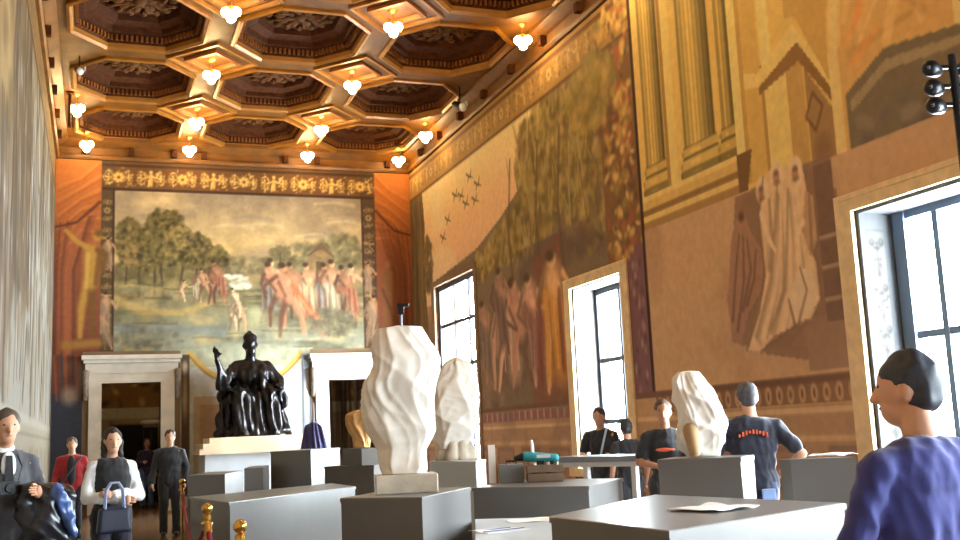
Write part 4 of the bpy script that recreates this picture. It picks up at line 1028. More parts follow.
# ------------------------------------------------------------------ plinths
PGREY = mat('grey_plinth_paint', (104, 102, 100), .30, 0, .07, 2.2, spec=.7)
PPALE = mat('pale_plinth_paint', (188, 196, 202), .42, 0, .04, 2.5)
def plinth(label, h, px_pts, m=None, z0=0.0, name='plinth', back=None, skirt=True):
    pts = [on_z(x, y, h)[:2] for x, y in px_pts]
    if len(pts) == 2:                                # front edge known, depth given
        a, b = pts; d = b-a; n = np.array((-d[1], d[0])); n /= np.linalg.norm(n)
        if n[1] < 0: n = -n
        pts = [a, b, b+n*back, a+n*back]
    elif len(pts) == 3:                              # left, near corner, right
        pts = pts+[pts[0]+pts[2]-pts[1]]
    c = sum(pts)/len(pts)
    t = thing(name, label, 'plinth', (c[0], c[1], z0))
    loc = [(p[0]-c[0], p[1]-c[1]) for p in pts]
    m = m or PGREY
    MB().prism([(x*.985, y*.985) for x, y in loc], (.06 if skirt else 0), h-z0-.035, 0).build('body', m, t)
    MB().prism(loc, h-z0-.035, h-z0, .006).build('top_panel', m, t)
    if skirt: MB().prism([(x*.955, y*.955) for x, y in loc], 0, .06, 0).build('recessed_foot', mat('dark_plinth_foot', (54, 52, 52), .6), t)
    t['c'] = [float(c[0]), float(c[1]), h]
    return t
def topc(t): return np.array(t['c'])
pA = plinth('broad grey plinth nearest the camera with a scrap of white paper on top', 1.0, [(549, 516), (669, 530.7), (846, 502.7), (655, 494.5)])
pB = plinth('grey plinth carrying the tall white wrapped statue on a stone block', 1.0, [(340, 498), (422, 497), (471, 487)])
pC = plinth('long low grey plinth behind the rope posts, lit along its bluish side', .80, [(189, 497), (229, 502.5), (356, 486.3), (332, 483.2)])
pD = plinth('upright dark grey plinth in front of the bronze statue, bright white right side', 1.29, [(270, 451.5), (311, 450), (340, 447.5)])
pE = plinth('low dark grey plinth with a pale end, in front of the statue base, left', 1.04, [(187, 475.5), (225, 474), (243, 470.5)])
pE2 = plinth('small dark grey plinth between the pale ended plinth and the upright one', 1.055, [(244, 468.5), (263, 467.5), (269, 465)])
pI = plinth('grey plinth under the white wrapped torso, right of the work table', 1.20, [(657, 459.5), (741, 457), (754, 454.5)])
pJ = plinth('grey plinth beside the man in navy with a white sheet on top', 1.20, [(779, 459), (790, 459.5), (856, 457.0)])
pH = plinth('long grey plinth in front of the white legged work table', .95, [(472, 487.5), (589, 486), (623, 478)])
pG = plinth('pale blue grey plinth under the second, smaller white wrapped statue', 1.13, [(429, 461), (476, 461.5), (486, 459)], PPALE)
pW = plinth('low pale table plinth strewn with papers, between the wrapped statue and near plinth', .72, [(475, 519), (475, 541), (585, 545), (572, 516.5)], PPALE)
pK = plinth('dark grey plinth under the brown paper wrapped bust', 1.03, [(324, 466.5), (374, 465)], mat('dark_grey_plinth_paint', (84, 78, 72), .45, 0, .1, 3), back=.7)
pK2 = plinth('small dark block on the plinth under the brown paper wrapped bust', 1.295, [(342, 449.5), (363, 449)], mat('dark_grey_plinth_paint', (84, 78, 72), .45), back=.36, z0=1.03, name='display_block', skirt=False)
# bring the small block over its plinth
c = topc(pK); pK2.location = (c[0], c[1]-.08, 1.03)

# ------------------------------------------------------------------ wrapped statues
WRAP = mat('white_wrapping_sheet', (236, 228, 216), .5, 0, .05, 5, sheen=.2)
KRAFT = mat('brown_wrapping_paper', (196, 150, 92), .7, 0, .15, 5)
STONE = mat('old_cream_stone', (196, 184, 164), .7, 0, .15, 8, .3, 20)
def wrapped(name, label, cat, base, m, prof, depth, amp, seed, freq=9.0, n=120, parts=None, twist=0.0):
    """prof: (height, left edge, right edge) across the camera's line of sight, metres"""
    prof = sorted(prof); H = [p[0] for p in prof]
    zs = np.linspace(H[0], H[-1], max(40, int((H[-1]-H[0])/.011)))
    xl = np.interp(zs, H, [p[1] for p in prof]); xr = np.interp(zs, H, [p[2] for p in prof])
    for _ in range(2):
        xl[1:-1] = (xl[:-2]+2*xl[1:-1]+xl[2:])/4; xr[1:-1] = (xr[:-2]+2*xr[1:-1]+xr[2:])/4
    th = np.linspace(0, 2*PI, n, endpoint=False); P = []
    rng = np.random.RandomState(seed); ph = rng.uniform(0, 6.28, 4)
    for z, a, b in zip(zs, xl, xr):
        c = (a+b)/2; r = (b-a)/2
        sq = np.abs(np.cos(th))**.8*np.sign(np.cos(th)); sn = np.abs(np.sin(th))**.8*np.sign(np.sin(th))
        dd = depth*r*(1+.18*np.sin(z*5+ph[0]))
        P.append(np.stack([c+r*sq, dd*sn+.05*np.sin(z*7+ph[1]), np.full(n, z)], -1))
    P = np.array(P); nz = len(zs); Q = P.reshape(-1, 3).copy()
    cc = np.repeat(((xl+xr)/2), n); nrm = Q-np.stack([cc, 0*cc, Q[:, 2]], -1); nrm /= np.maximum(1e-6, np.linalg.norm(nrm, axis=1))[:, None]
    TH_ = np.tile(th, nz); Z = Q[:, 2]/max(.2, H[-1]-H[0]); wp = 1.1*waves(Q, seed, freq*.45, 5); wq = .8*waves(Q, seed+7, freq*.7, 5)
    crest = lambda u: (1-np.abs(np.sin(u)))**1.6
    msk = lambda s_: .5+.5*np.clip(waves(Q, s_, freq*.5, 4), -1, 1)
    d = amp*(2.0*crest(TH_*3.5+Z*2.2+wp)*msk(seed+11)+1.6*crest(TH_*2.5-Z*7+wq)*msk(seed+12)+1.5*crest(TH_*2+Z*9+wp)*msk(seed+13)+.9*crest(TH_*8+Z*5+2*wq)*msk(seed+14)+.14*waves(Q, seed+3, freq*2.6, 6, True)+.5*crest(TH_*5-Z*13+2*wp)*msk(seed+15)+.8*waves(Q, seed+4, freq*.8, 5)-1.2)
    edge = np.clip((Q[:, 2]-H[0])/.06, 0.2, 1)
    Q = Q+nrm*(d*edge)[:, None]
    Q[:, 2] += amp*.6*waves(Q, seed+5, freq, 5)*np.clip((Q[:, 2]-H[0])/.1, 0, 1)
    Q[:, 2] = np.maximum(Q[:, 2], H[0])
    vs = Q.tolist(); fs = []
    for j in range(nz-1):
        for i in range(n):
            fs.append((j*n+i, j*n+(i+1) % n, (j+1)*n+(i+1) % n, (j+1)*n+i))
    vs.append([float((xl[-1]+xr[-1])/2), 0, H[-1]+.015]); vs.append([float((xl[0]+xr[0])/2), 0, H[0]])
    for i in range(n):
        fs.append(((nz-1)*n+i, (nz-1)*n+(i+1) % n, len(vs)-2)); fs.append(((i+1) % n, i, len(vs)-1))
    t = thing(name, label, cat, base, -YAW)
    mb = MB(); mb.add(vs, fs); mb.build('wrapping', m, t, 'all')
    return t
def prof_px(pts, d, x0, y0):
    k = d/FPX
    return [((y0-y)*k, (a-x0)*k, (b-x0)*k) for y, a, b in pts]
def place_px(x, y, h):
    p = on_z(x, y, h); return p
# the tall one on the stone block of plinth B
c = topc(pB); dB = float((c[:2]@_fw[:2])/1.0)
blk = thing('stone_block', 'pale rough stone block between the grey plinth and the tall wrapped statue', 'stone block', (c[0]-.02, c[1], 1.0), -YAW+.12)
mb = MB(); mb.box((0, 0, .075), (.50, .42, .15)); bo = mb.build('block', STONE, blk)
bv = bo.modifiers.new('b', 'BEVEL'); bv.width = .012; bv.segments = 2
k = (c@_fw - CAM_H*_fw[2])
t1 = [(332, 376, 424), (340, 374, 428), (352, 373, 434), (366, 374, 441), (378, 370, 441), (388, 361, 438), (396, 358, 436), (408, 358, 434), (424, 360, 434), (436, 364, 436), (446, 371, 432), (454, 377, 427), (464, 378, 425), (474, 379, 424), (479, 380, 424)]
w1 = wrapped('wrapped_statue', 'tallest statue wrapped in crumpled white sheeting, standing on a stone block', 'wrapped statue', (blk.location[0], blk.location[1], 1.15), WRAP, prof_px(t1, k, 403, 479.5), .62, .016, 5)
MB().tube([(.0, .05, 1.14), (.0, .05, 1.30), (.01, .05, 1.36)], .012, 8).build('lifting_rod', mat('grey_steel', (120, 122, 128), .35, .8), w1)
MB().box((0, .05, 1.355), (.05, .03, .09)).box((.02, .05, 1.39), (.10, .03, .03)).build('hook', BLACK, w1)
c = topc(pG); k = (c@_fw - CAM_H*_fw[2])
t2 = [(359, 456, 464), (363, 449, 474), (370, 444, 479), (380, 437, 480), (390, 434, 481), (405, 436, 481), (420, 435, 480), (432, 433, 477), (443, 434, 470), (450, 436, 464)]
w2 = wrapped('wrapped_statue', 'smaller statue wrapped in white sheeting, on the pale plinth before the window', 'wrapped statue', (c[0], c[1], 1.13), WRAP, prof_px([(y-0, a, b) for y, a, b in t2], k, 457, 461), .7, .015, 11)
mb = MB()
for dx, dy, r_ in ((-.2, 0, .10), (-.06, -.08, .09), (.08, -.05, .10), (.18, .06, .08), (0, .1, .12)): mb.capsule((dx, dy, .04), (dx*.8, dy, .2), r_*.9, r_*.7)
me = remesh(mb, .018, 2); displace(me, lambda P: .008*waves(P, 4, 30, 6))
co = np.empty(len(me.vertices)*3); me.vertices.foreach_get('co', co); co = co.reshape(-1, 3); co[:, 2] = np.maximum(co[:, 2], 0); me.vertices.foreach_set('co', co.ravel())
link('stone_foot', me, STONE, w2, 'all')
c = topc(pI); k = (c@_fw - CAM_H*_fw[2])
t3 = [(373, 679, 699), (377, 673, 704), (386, 671, 708), (398, 671, 714), (410, 674, 719), (422, 675, 722), (434, 674, 722), (444, 674, 721), (450, 678, 717), (456.5, 683, 716)]
w3 = wrapped('wrapped_torso', 'white wrapped torso with a bare stone leg, on the plinth beside the hand-on-hip man', 'wrapped torso', (c[0]-.03, c[1], 1.20), WRAP, prof_px(t3, k, 697, 457.5), .72, .009, 21, 7.0)
MB().capsule((-.09, -.17, .05), (-.10, -.12, .20), .045, .06).build('stone_leg', mat('warm_brown_stone', (168, 132, 92), .7, 0, .15, 8), w3, True)
c = np.array(pK2.location); k = (np.array([c[0], c[1], 1.295])@_fw-CAM_H*_fw[2])
t4 = [(412, 345, 359), (416, 337, 363), (424, 336, 364), (432, 338, 363), (440, 343, 361), (449, 344, 361)]
w4 = wrapped('wrapped_bust', 'small bust wrapped in brown paper, on the dark block before the right doorway', 'wrapped bust', (c[0], c[1], 1.295), KRAFT, prof_px(t4, k, 352.5, 449.5), .75, .012, 31, 14)

# ------------------------------------------------------------------ things lying on the plinths
PAPER = mat('white_paper', (240, 238, 232), .7)
def sheet(name, label, cat, px, py, h, w, d, ang, m=PAPER, curl=.012, seed=1, stripe=None):
    p = on_z(px, py, h); n = 14; vs = []; fs = []
    for j in range(n):
        for i in range(n):
            vs.append(((i/(n-1)-.5)*w, (j/(n-1)-.5)*d, 0))
    A = np.array(vs); A[:, 2] = .004+curl*np.abs(waves(A, seed, 14, 5))
    top = A.tolist(); A2 = A.copy(); A2[:, 2] -= .003; vs = top+A2.tolist(); N = n*n
    for j in range(n-1):
        for i in range(n-1):
            a = j*n+i; fs.append((a, a+1, a+n+1, a+n)); fs.append((N+a, N+a+n, N+a+n+1, N+a+1))
    for i in range(n-1):
        fs += [(i, N+i, N+i+1, i+1), ((n-1)*n+i, (n-1)*n+i+1, N+(n-1)*n+i+1, N+(n-1)*n+i), (i*n, (i+1)*n, N+(i+1)*n, N+i*n), (i*n+n-1, N+i*n+n-1, N+(i+1)*n+n-1, (i+1)*n+n-1)]
    t = thing(name, label, cat, (p[0], p[1], h), ang)
    MB().add(vs, fs).build('sheet', m, t)
    if stripe:
        MB().box((0, -d*.2, .012), (w*.9, d*.12, .004)).box((0, d*.25, .012), (w*.7, d*.06, .004)).build('printed_band', stripe, t)
    return t
BLUEB = mat('blue_print', (84, 104, 160), .6)
sheet('paper_scrap', 'crumpled white paper scrap on the broad near plinth', 'paper', 713, 509.5, 1.0, .34, .34, .3, curl=.02, seed=3)
sheet('printed_sheet', 'white sheet with blue bands on the low table, nearest the grey plinth corner', 'paper', 500, 531, .72, .40, .26, .25, seed=4, stripe=BLUEB)
sheet('printed_sheet', 'plain white sheet on the low table, against the broad near plinth', 'paper', 530, 521, .72, .36, .26, -.2, seed=5)
sheet('white_sheet', 'white sheet lying on the plinth beside the man in navy', 'paper', 833, 455.6, 1.20, .26, .22, .4, seed=6)
# work table with white legs
TWHITE = mat('white_enamel', (232, 232, 236), .35); STEEL = mat('brushed_metal_top', (150, 152, 166), .3, .6)
TH = 1.15
a = on_z(548, 457.5, TH)[:2]; b = on_z(664, 455.0, TH)[:2]; d = (b-a); L = np.linalg.norm(d); ang = math.atan2(d[1], d[0]); nn = np.array((-math.sin(ang), math.cos(ang))); c = (a+b)/2+nn*.30
t = thing('work_table', 'long metal topped work table on thin white legs, in front of the middle window', 'table', (c[0], c[1], 0), ang)
MB().box((0, 0, TH-.03), (L, .6, .06)).build('tabletop', STEEL, t)
MB().box((0, -.26, TH-.085), (L-.1, .04, .05)).box((0, .26, TH-.085), (L-.1, .04, .05)).build('apron', TWHITE, t)
for fx in (-.43, -.17, .24, .45):
    for fy in (-.26, .26):
        if fx in (-.17,) and fy > 0: continue
        MB().box((fx*L, fy, (TH-.06)/2), (.06, .06, TH-.06)).build('leg', TWHITE, t)
# crate with tools on the back of the long plinth
p = on_z(545, 481.5, .95)
t = thing('tool_crate', 'low brown wooden crate of small tools on the long grey plinth', 'crate', (p[0], p[1], .95), -.35)
CR = mat('brown_crate_wood', (112, 88, 66), .7, 0, .2, 8)
mb = MB()
for z in (.05, .13): mb.box((0, -.15, z), (.34, .02, .07)).box((0, .15, z), (.34, .02, .07)).box((-.17, 0, z), (.02, .30, .07)).box((.17, 0, z), (.02, .30, .07))
mb.build('slats', CR, t); MB().box((0, 0, .012), (.34, .30, .024)).build('crate_floor', CR, t)
TEAL = mat('teal_plastic', (44, 150, 160), .35, coat=.3)
pr = thing('power_tool', 'teal and black power tool lying across the brown tool crate', 'power tool', (p[0]-.05, p[1], 1.125), -.5)
pr.scale = (.62, .62, .62)
MB().capsule((-.20, 0, .12), (.26, 0, .09), .085, .06, 14).build('motor_body', TEAL, pr, True)
MB().capsule((-.26, 0, .12), (-.36, 0, .10), .07, .05).build('black_guard', BLACK, pr, True)
MB().capsule((-.10, 0, .16), (-.11, 0, .36), .028, .024).build('white_handle', TWHITE, pr, True)
MB().box((.02, 0, .02), (.12, .1, .06)).box((.2, 0, .02), (.06, .08, .06)).build('battery', BLACK, pr)
MB().box((.08, -.075, .12), (.22, .012, .05)).build('pale_label', PAPER, pr)
rng = random.Random(5)
for i, (dx, cl, nm, lb) in enumerate(((-.11, (60, 60, 70), 'bottle', 'small dark bottle standing at the left in the tool crate'), (.02, (96, 84, 120), 'bottle', 'small violet bottle standing in the middle of the tool crate'), (.11, (150, 150, 160), 'bottle', 'small grey bottle standing at the right in the tool crate'))):
    q = thing(nm, lb, 'bottle', (p[0]+dx*math.cos(.35), p[1]-dx*math.sin(.35)-.05, .974))
    MB().lathe([(.028, 0), (.03, .02), (.03, .09), (.012, .12), (.012, .14)], n=10).build('body', mat('bottle_%d' % i, cl, .3), q, True)
    MB().lathe([(.015, .14), (.015, .165)], n=10).build('cap', PAPER, q)
p = on_z(493, 483.5, .95)
t = thing('leaning_board', 'narrow white and brown board standing beside the pale plinth, left of the crate', 'board', (p[0], p[1], .95), -.3)
MB().box((0, 0, .19), (.07, .03, .38)).build('board', mat('off_white_board', (226, 214, 200), .6), t); MB().box((.045, 0, .17), (.02, .03, .34)).build('brown_edge', mat('brown_board_edge', (156, 108, 74), .6), t)
p = on_z(512, 482.5, .95)
t = thing('grey_case', 'small grey case on the long plinth, left of the tool crate', 'case', (p[0], p[1], .95), -.35)
MB().box((0, 0, .09), (.24, .18, .18)).build('shell', mat('mid_grey_plastic', (120, 122, 124), .5), t); MB().tube([(-.05, 0, .18), (-.05, 0, .21), (.05, 0, .21), (.05, 0, .18)], .01, 6).build('handle', BLACK, t)

# ------------------------------------------------------------------ rope barrier
GOLDP = mat('polished_brass_post', (222, 172, 84), .18, .9); ROPE = mat('red_velvet_rope', (140, 16, 34), .8)
posts = []
for (px_, py_, lb) in ((182, 478.5, 'brass rope post beside the man in black, farthest of the three'), (207, 503, 'brass rope post in front of the long plinth corner, middle of the three'), (240, 519, 'brass rope post nearest the camera, before the bluish plinth side')):
    q = on_z(px_, py_, .98)
    t = thing('rope_post', lb, 'barrier post', (q[0], q[1], 0), 0)
    MB().lathe([(.16, 0), (.16, .02), (.06, .05), (.025, .07)], n=20).build('base', GOLDP, t, 30)
    MB().lathe([(.021, .05), (.021, .84), (.035, .85), (.035, .88), (.022, .89)], n=14).build('post', GOLDP, t, 30)
    MB().ball((0, 0, .935), .045, 14, 9).build('ball_finial', GOLDP, t, True)
    MB().lathe([(.042, .80), (.05, .815), (.042, .83)], n=14).build('rope_ring', GOLDP, t, True)
    posts.append(np.array((q[0], q[1])))
for i, lb in ((0, 'red velvet rope sagging between the two farther brass posts'), (1, 'red velvet rope sagging between the two nearer brass posts')):
    a, b = posts[i], posts[i+1]; d = (b-a)/np.linalg.norm(b-a); a2 = a+d*.077; b2 = b-d*.077; pts = []
    for k in range(25):
        s = k/24; z = .815-.42*(1-(2*s-1)**2); pts.append((*(a2+(b2-a2)*s), z))
    c = np.array(pts[12]); t = thing('barrier_rope', lb, 'rope', tuple(c)); MB().tube([tuple(np.array(q)-c) for q in pts], .02, 10).build('velvet_rope', ROPE, t, True)
    MB().tube([tuple(np.array(pts[0])-c), tuple(np.array(pts[1])-c)], .026, 10).build('brass_end', GOLDP, t); MB().tube([tuple(np.array(pts[-1])-c), tuple(np.array(pts[-2])-c)], .026, 10).build('brass_end', GOLDP, t)

# ------------------------------------------------------------------ spotlight mast at the right edge
q = CAM_H*np.array((0, 0, 1))+ray(951, 55)*7.0
mt = thing('light_mast', 'black lighting mast with paired spotlights, at the right edge before the near window', 'light stand', (q[0], q[1], 0), -YAW)
MB().tube([(0, 0, .35), (0, 0, q[2])], .028, 10).build('mast', BLACK, mt)
for k in range(3):
    a = 2*PI*k/3+.4; MB().tube([(0, 0, .8), (.5*math.cos(a), .5*math.sin(a), .02)], .018, 6).build('tripod_leg', BLACK, mt)
for i, py_ in enumerate((68, 88, 107)):
    z = (CAM_H+ray(940, py_)[2]*7.0)
    MB().tube([(-.13, 0, z), (.13, 0, z)], .014, 6).build('cross_arm', BLACK, mt)
    for s in (-1, 1):
        h = MB().capsule((s*.09, .05, z), (s*.17, -.05, z-.02), .05, .058, 12).build('spotlight', BLACK, mt, True)
        mb = MB(); mb.ball((s*.185, -.075, z-.024), (.03, .03, .03), 10, 6); mb.build('lens', mat('spot_lens', (130, 150, 190), .1, coat=1), h, True)

# ------------------------------------------------------------------ people
SKIN = mat('warm_skin', (214, 164, 134), .55, 0, .05, 20)
SKIN2 = mat('tanned_skin', (190, 138, 108), .55, 0, .05, 20)
EYE = mat('dark_eye', (40, 30, 26), .3); LIP = mat('lip', (168, 96, 84), .5)
def cloth(name, col, **k):
    return mat('cloth_'+name, col, .85, 0, .10, 12, sheen=.25, **k)
def person(label, px_, d, rz, h, pose=None, top=None, top_sleeve='long', bottom=None, bottom_kind='trousers', shoes=(30, 28, 28), hair=(44, 34, 28), hair_kind='short', skin=None,
           vest=None, collar=None, wide=1.0, head_turn=0.0, head_tilt=0.0, voxel=.016, lean=0.0, category='person', fold=.006):
    s = h/1.75; skin = skin or SKIN
    x, y = stand(px_, d)
    t = thing('person', label, category, (x, y, 0), R(rz))
    J = dict(pel=(0, 0, .95), che=(0, .0, 1.24), nk=(0, -.015, 1.46), hd=(0, .03, 1.618),
             sL=(-.175*wide, -.01, 1.375), eL=(-.25*wide, -.04, 1.11), wL=(-.26*wide, .05, .88), hL=(-.09, 0, .92), kL=(-.10, .025, .50), aL=(-.105, -.03, .09),
             sR=(.175*wide, -.01, 1.375), eR=(.25*wide, -.04, 1.11), wR=(.26*wide, .05, .88), hR=(.09, 0, .92), kR=(.10, .025, .50), aR=(.105, -.03, .09))
    J.update(pose or {})
    J = {k: np.array(v, float) for k, v in J.items()}
    if lean:
        c, n_ = math.cos(lean), math.sin(lean); o = np.array((0, 0, .95))
        for k in ('che', 'nk', 'hd', 'sL', 'sR'):
            q = J[k]-o; J[k] = o+np.array((q[0], q[1]*c+q[2]*n_, -q[1]*n_+q[2]*c))
    J = {k: v*s for k, v in J.items()}
    HM = Matrix.Rotation(head_turn, 3, 'Z') @ Matrix.Rotation(-head_tilt-lean*.3, 3, 'X')
    hd = J['hd']
    def hp(v): 
        q = HM @ Vector((v[0]*s, v[1]*s, v[2]*s)); return (hd[0]+q[0], hd[1]+q[1], hd[2]+q[2])
    def limb(mb, pts, rad, g=0.0):
        for k in range(len(pts)-1): mb.capsule(pts[k], pts[k+1], rad[k]*s+g, rad[k+1]*s+g, 12)
    def torso(mb, g=0.0, low=True):
        p, c = J['pel'], J['che']; w = wide; mid = (p+c)/2
        for q, r_ in ((p, (.155*w, .105, .13)), (mid, (.145*w, .098, .14)), (c, (.17*w, .112, .16)), ((c+J['nk'])/2+np.array((0, -.01, 0)), (.165*w, .10, .11))):
            mb.ball(q, tuple(a*s+g for a in r_), 18, 10)
        if low:
            for sd in 'LR': mb.capsule(J['nk']-np.array((0, 0, .045))*s, J['s'+sd], .062*s+g*.5, .054*s+g*.6, 12)
        else: mb.capsule(J['sL']*.5+J['sR']*.5+(J['sL']-J['sR'])*.3, J['sL']*.5+J['sR']*.5-(J['sL']-J['sR'])*.3, .05*s+g, .05*s+g, 12)
    # --- body: one skin
    mb = MB(); torso(mb)
    mb.capsule(J['nk']-np.array((0, 0, .05))*s, hd-np.array((0, .02, .06))*s, .058*s, .054*s, 14)
    mb.ball(hp((0, 0, .02)), (.078*s, .098*s, .108*s), 18, 12, HM); mb.ball(hp((0, .025, -.055)), (.056*s, .068*s, .062*s), 16, 10, HM)
    mb.capsule(hp((0, .095, .012)), hp((0, .112, -.022)), .011*s, .017*s, 8); mb.ball(hp((-.08, -.005, .0)), (.013*s, .024*s, .034*s), 8, 6, HM); mb.ball(hp((.08, -.005, .0)), (.013*s, .024*s, .034*s), 8, 6, HM)
    for sd in 'LR':
        limb(mb, [J['s'+sd], J['e'+sd], J['w'+sd]], [.05, .042, .030])
        limb(mb, [J['h'+sd], J['k'+sd], J['a'+sd]], [.085, .058, .042])
        a = J['a'+sd]; mb.capsule(a-np.array((0, .03, .045))*s, a+np.array((0, .15, -.055))*s, .036*s, .03*s, 10)
        f = J['w'+sd]-J['e'+sd]; f /= np.linalg.norm(f); mb.ball(J['w'+sd]+f*.055*s, (.032*s, .036*s, .046*s), 10, 8)
    me = remesh(mb, voxel*s, 1)
    fb = MB()
    for sd in 'LR':
        w_ = J['w'+sd]; f = w_-J['e'+sd]; f /= np.linalg.norm(f)
        sx_ = -1 if sd == 'L' else 1
        side = np.cross(f, (sx_*1.0, .25, .1)); side /= np.linalg.norm(side); nn = np.cross(side, f)
        cur = -nn*(1 if np.dot(nn, (sx_, 0, 0)) > 0 else -1)
        for i, ln in enumerate((.062, .072, .068, .052)):
            o = w_+f*.075*s+side*(.024-.016*i)*s; k1 = o+(f*.8+cur*.35)*ln*.55*s; k2 = k1+(f*.45+cur*.8)*ln*.5*s
            fb.capsule(o-f*.02*s, k1, .0088*s, .0082*s, 8, 3); fb.capsule(k1, k2, .0082*s, .007*s, 8, 3)
        o = w_+f*.035*s+side*.026*s; k1 = o+(f*.6+side*.6+cur*.3)*.04*s; fb.capsule(o, k1, .0105*s, .0095*s, 8, 3); fb.capsule(k1, k1+(f*.85+cur*.4)*.03*s, .0095*s, .008*s, 8, 3)
    bm = bmesh.new(); bm.from_mesh(me); fm = fb.mesh('f'); bm.from_mesh(fm); bm.to_mesh(me); bm.free(); bpy.data.meshes.remove(fm)
    link('body', me, skin, t, 'all')
    for sg in (-1, 1):
        MB().ball(hp((sg*.031, .083, .022)), (.012*s, .008*s, .007*s), 8, 6, HM).build('eye', EYE, t, True)
    MB().ball(hp((0, .088, -.052)), (.024*s, .008*s, .007*s), 10, 6, HM).build('mouth', LIP, t, True)
    # --- hair
    mb = MB(); mb.ball(hp((0, -.016, .046)), (.088*s, .101*s, .096*s), 20, 14, HM); mb.ball(hp((0, -.03, .02)), (.086*s, .085*s, .085*s), 18, 12, HM)
    if hair_kind == 'long':
        mb.capsule(hp((0, -.06, .03)), hp((0, -.085, -.17)), .085*s, .07*s, 14); mb.capsule(hp((-.07, -.02, .0)), hp((-.075, -.03, -.14)), .035*s, .03*s); mb.capsule(hp((.07, -.02, .0)), hp((.075, -.03, -.14)), .035*s, .03*s)
    else:
        mb.ball(hp((0, -.055, -.01)), (.074*s, .058*s, .07*s), 14, 10, HM)
    hm = remesh(mb, .012*s, 2); displace(hm, lambda P: .004*waves(P, 7, 90, 5)); link('hair', hm, mat('hair_%d_%d_%d' % hair, hair, .6, 0, .2, 60), t, 'all')
    # --- clothes
    def wrinkle(P, a=fold): return a*(waves(P, 11, 26, 6)+.7*waves(P, 13, 48, 6, True))
    def garment(name, mb, m, g=fold, vx=1.0):
        gm = remesh(mb, voxel*s*vx, 2); displace(gm, lambda P: wrinkle(P, g)); return link(name, gm, m, t, 'all')
    if top is not None:
        mb = MB(); torso(mb, .022)
        for sd in 'LR':
            e, w_, sh = J['e'+sd], J['w'+sd], J['s'+sd]
            if top_sleeve == 'long': limb(mb, [sh, e, w_-(w_-e)*.06], [.052, .046, .038], .010)
            elif top_sleeve == 'short': limb(mb, [sh, sh+(e-sh)*.72], [.054, .056], .012)
            else: pass
        mb.ball(J['nk']-np.array((0, 0, .045))*s, (.075*s, .075*s, .045*s))
        if bottom_kind != 'tucked': mb.ball(J['pel']-np.array((0, 0, .05))*s, (.172*s*wide, .122*s, .13*s), 18, 10)
        garment('top', mb, top)
    if vest is not None:
        mb = MB(); torso(mb, .034, False); vm = remesh(mb, voxel*s, 2); displace(vm, lambda P: wrinkle(P)); link('vest', vm, vest, t, 'all')
    if collar is not None:
        nk = J['nk']; mb = MB(); mb.lathe([(.066*s, -.02*s), (.072*s, .0), (.064*s, .035*s), (.056*s, .035*s), (.06*s, -.02*s)], tuple(nk+np.array((0, .0, .0))), 16); mb.build('collar', collar, t, True)
    if bottom is not None:
        mb = MB()
        if bottom_kind == 'skirt':
            p = J['pel']; mb.lathe([(.15*s, .12*s), (.19*s, 0), (.22*s, -.25*s), (.24*s, -.48*s), (.20*s, -.48*s)], tuple(p), 20); mb.ball(p, (.17*s*wide, .12*s, .13*s))
        else:
            mb.ball(J['pel']-np.array((0, 0, .01))*s, (.165*s*wide, .116*s, .12*s), 18, 10)
            for sd in 'LR':
                limb(mb, [J['h'+sd], J['k'+sd], J['a'+sd]+np.array((0, 0, -.02))*s], [.095, .072, .066], .008)
        garment('skirt' if bottom_kind == 'skirt' else 'trousers', mb, bottom)
    for sd in 'LR':
        a = J['a'+sd]; mb = MB(); mb.capsule(a+np.array((0, -.035, -.045))*s, a+np.array((0, .16, -.052))*s, .044*s, .038*s, 12)
        mb.box(tuple(a+np.array((0, .06, -.08))*s), (.08*s, .27*s, .02*s)); mb.build('shoe', mat('shoe_%d_%d_%d' % shoes, shoes, .4), t, True)
    t['s'] = s
    return t, J, s

BLK = cloth('black', (28, 28, 32)); CHAR = cloth('charcoal', (66, 66, 72)); WHT = cloth('white', (236, 236, 238)); NAVYK = cloth('dark_navy', (30, 34, 52)); DENIM = cloth('blue_denim', (86, 112, 158))
RED = cloth('red', (158, 28, 36)); NAVY = cloth('navy', (56, 62, 136)); GREYT = cloth('dark_grey', (52, 52, 58)); INK = cloth('ink', (26, 28, 46)); PURP = cloth('dusky_purple', (58, 46, 84)); ORANGE = cloth('orange', (214, 96, 60))

# man in charcoal jacket at the left edge
t, J, s = person('man in charcoal jacket, white shirt and dark tie, cut off by the left edge', 5, 7.4, 196, 1.76, dict(eL=(-.26, .06, 1.12), wL=(-.16, .30, 1.17), eR=(.25, -.02, 1.1), wR=(.2, .2, 1.0)), CHAR, 'long', GREYT, hair=(70, 58, 48), skin=SKIN2, collar=WHT, voxel=.014)
MB().ball((0, .115*s, 1.36*s), (.05*s, .022*s, .10*s)).build('shirt_front', WHT, t, True)
tb = MB().add([(-.02, .142*s, 1.43*s), (.02, .142*s, 1.43*s), (.03, .152*s, 1.22*s), (-.03, .152*s, 1.22*s), (-.02, .125*s, 1.43*s), (.02, .125*s, 1.43*s), (.03, .132*s, 1.22*s), (-.03, .132*s, 1.22*s)], [(0, 1, 2, 3), (4, 7, 6, 5), (0, 4, 5, 1), (2, 6, 7, 3), (0, 3, 7, 4), (1, 5, 6, 2)])
tb.build('tie', BLK, t)
gx, gy = t.location[0], t.location[1]
ct = thing('camera', 'small black camera hanging on the chest of the man in charcoal', 'camera', (gx+.045, gy-.20, 1.22), R(196))
MB().box((0, 0, 0), (.13, .06, .085)).build('camera_body', BLACK, ct); MB().lathe([(.03, 0), (.034, .03), (.03, .05)], n=14).build('lens', BLACK, ct, True).rotation_euler = (R(-90), 0, 0)
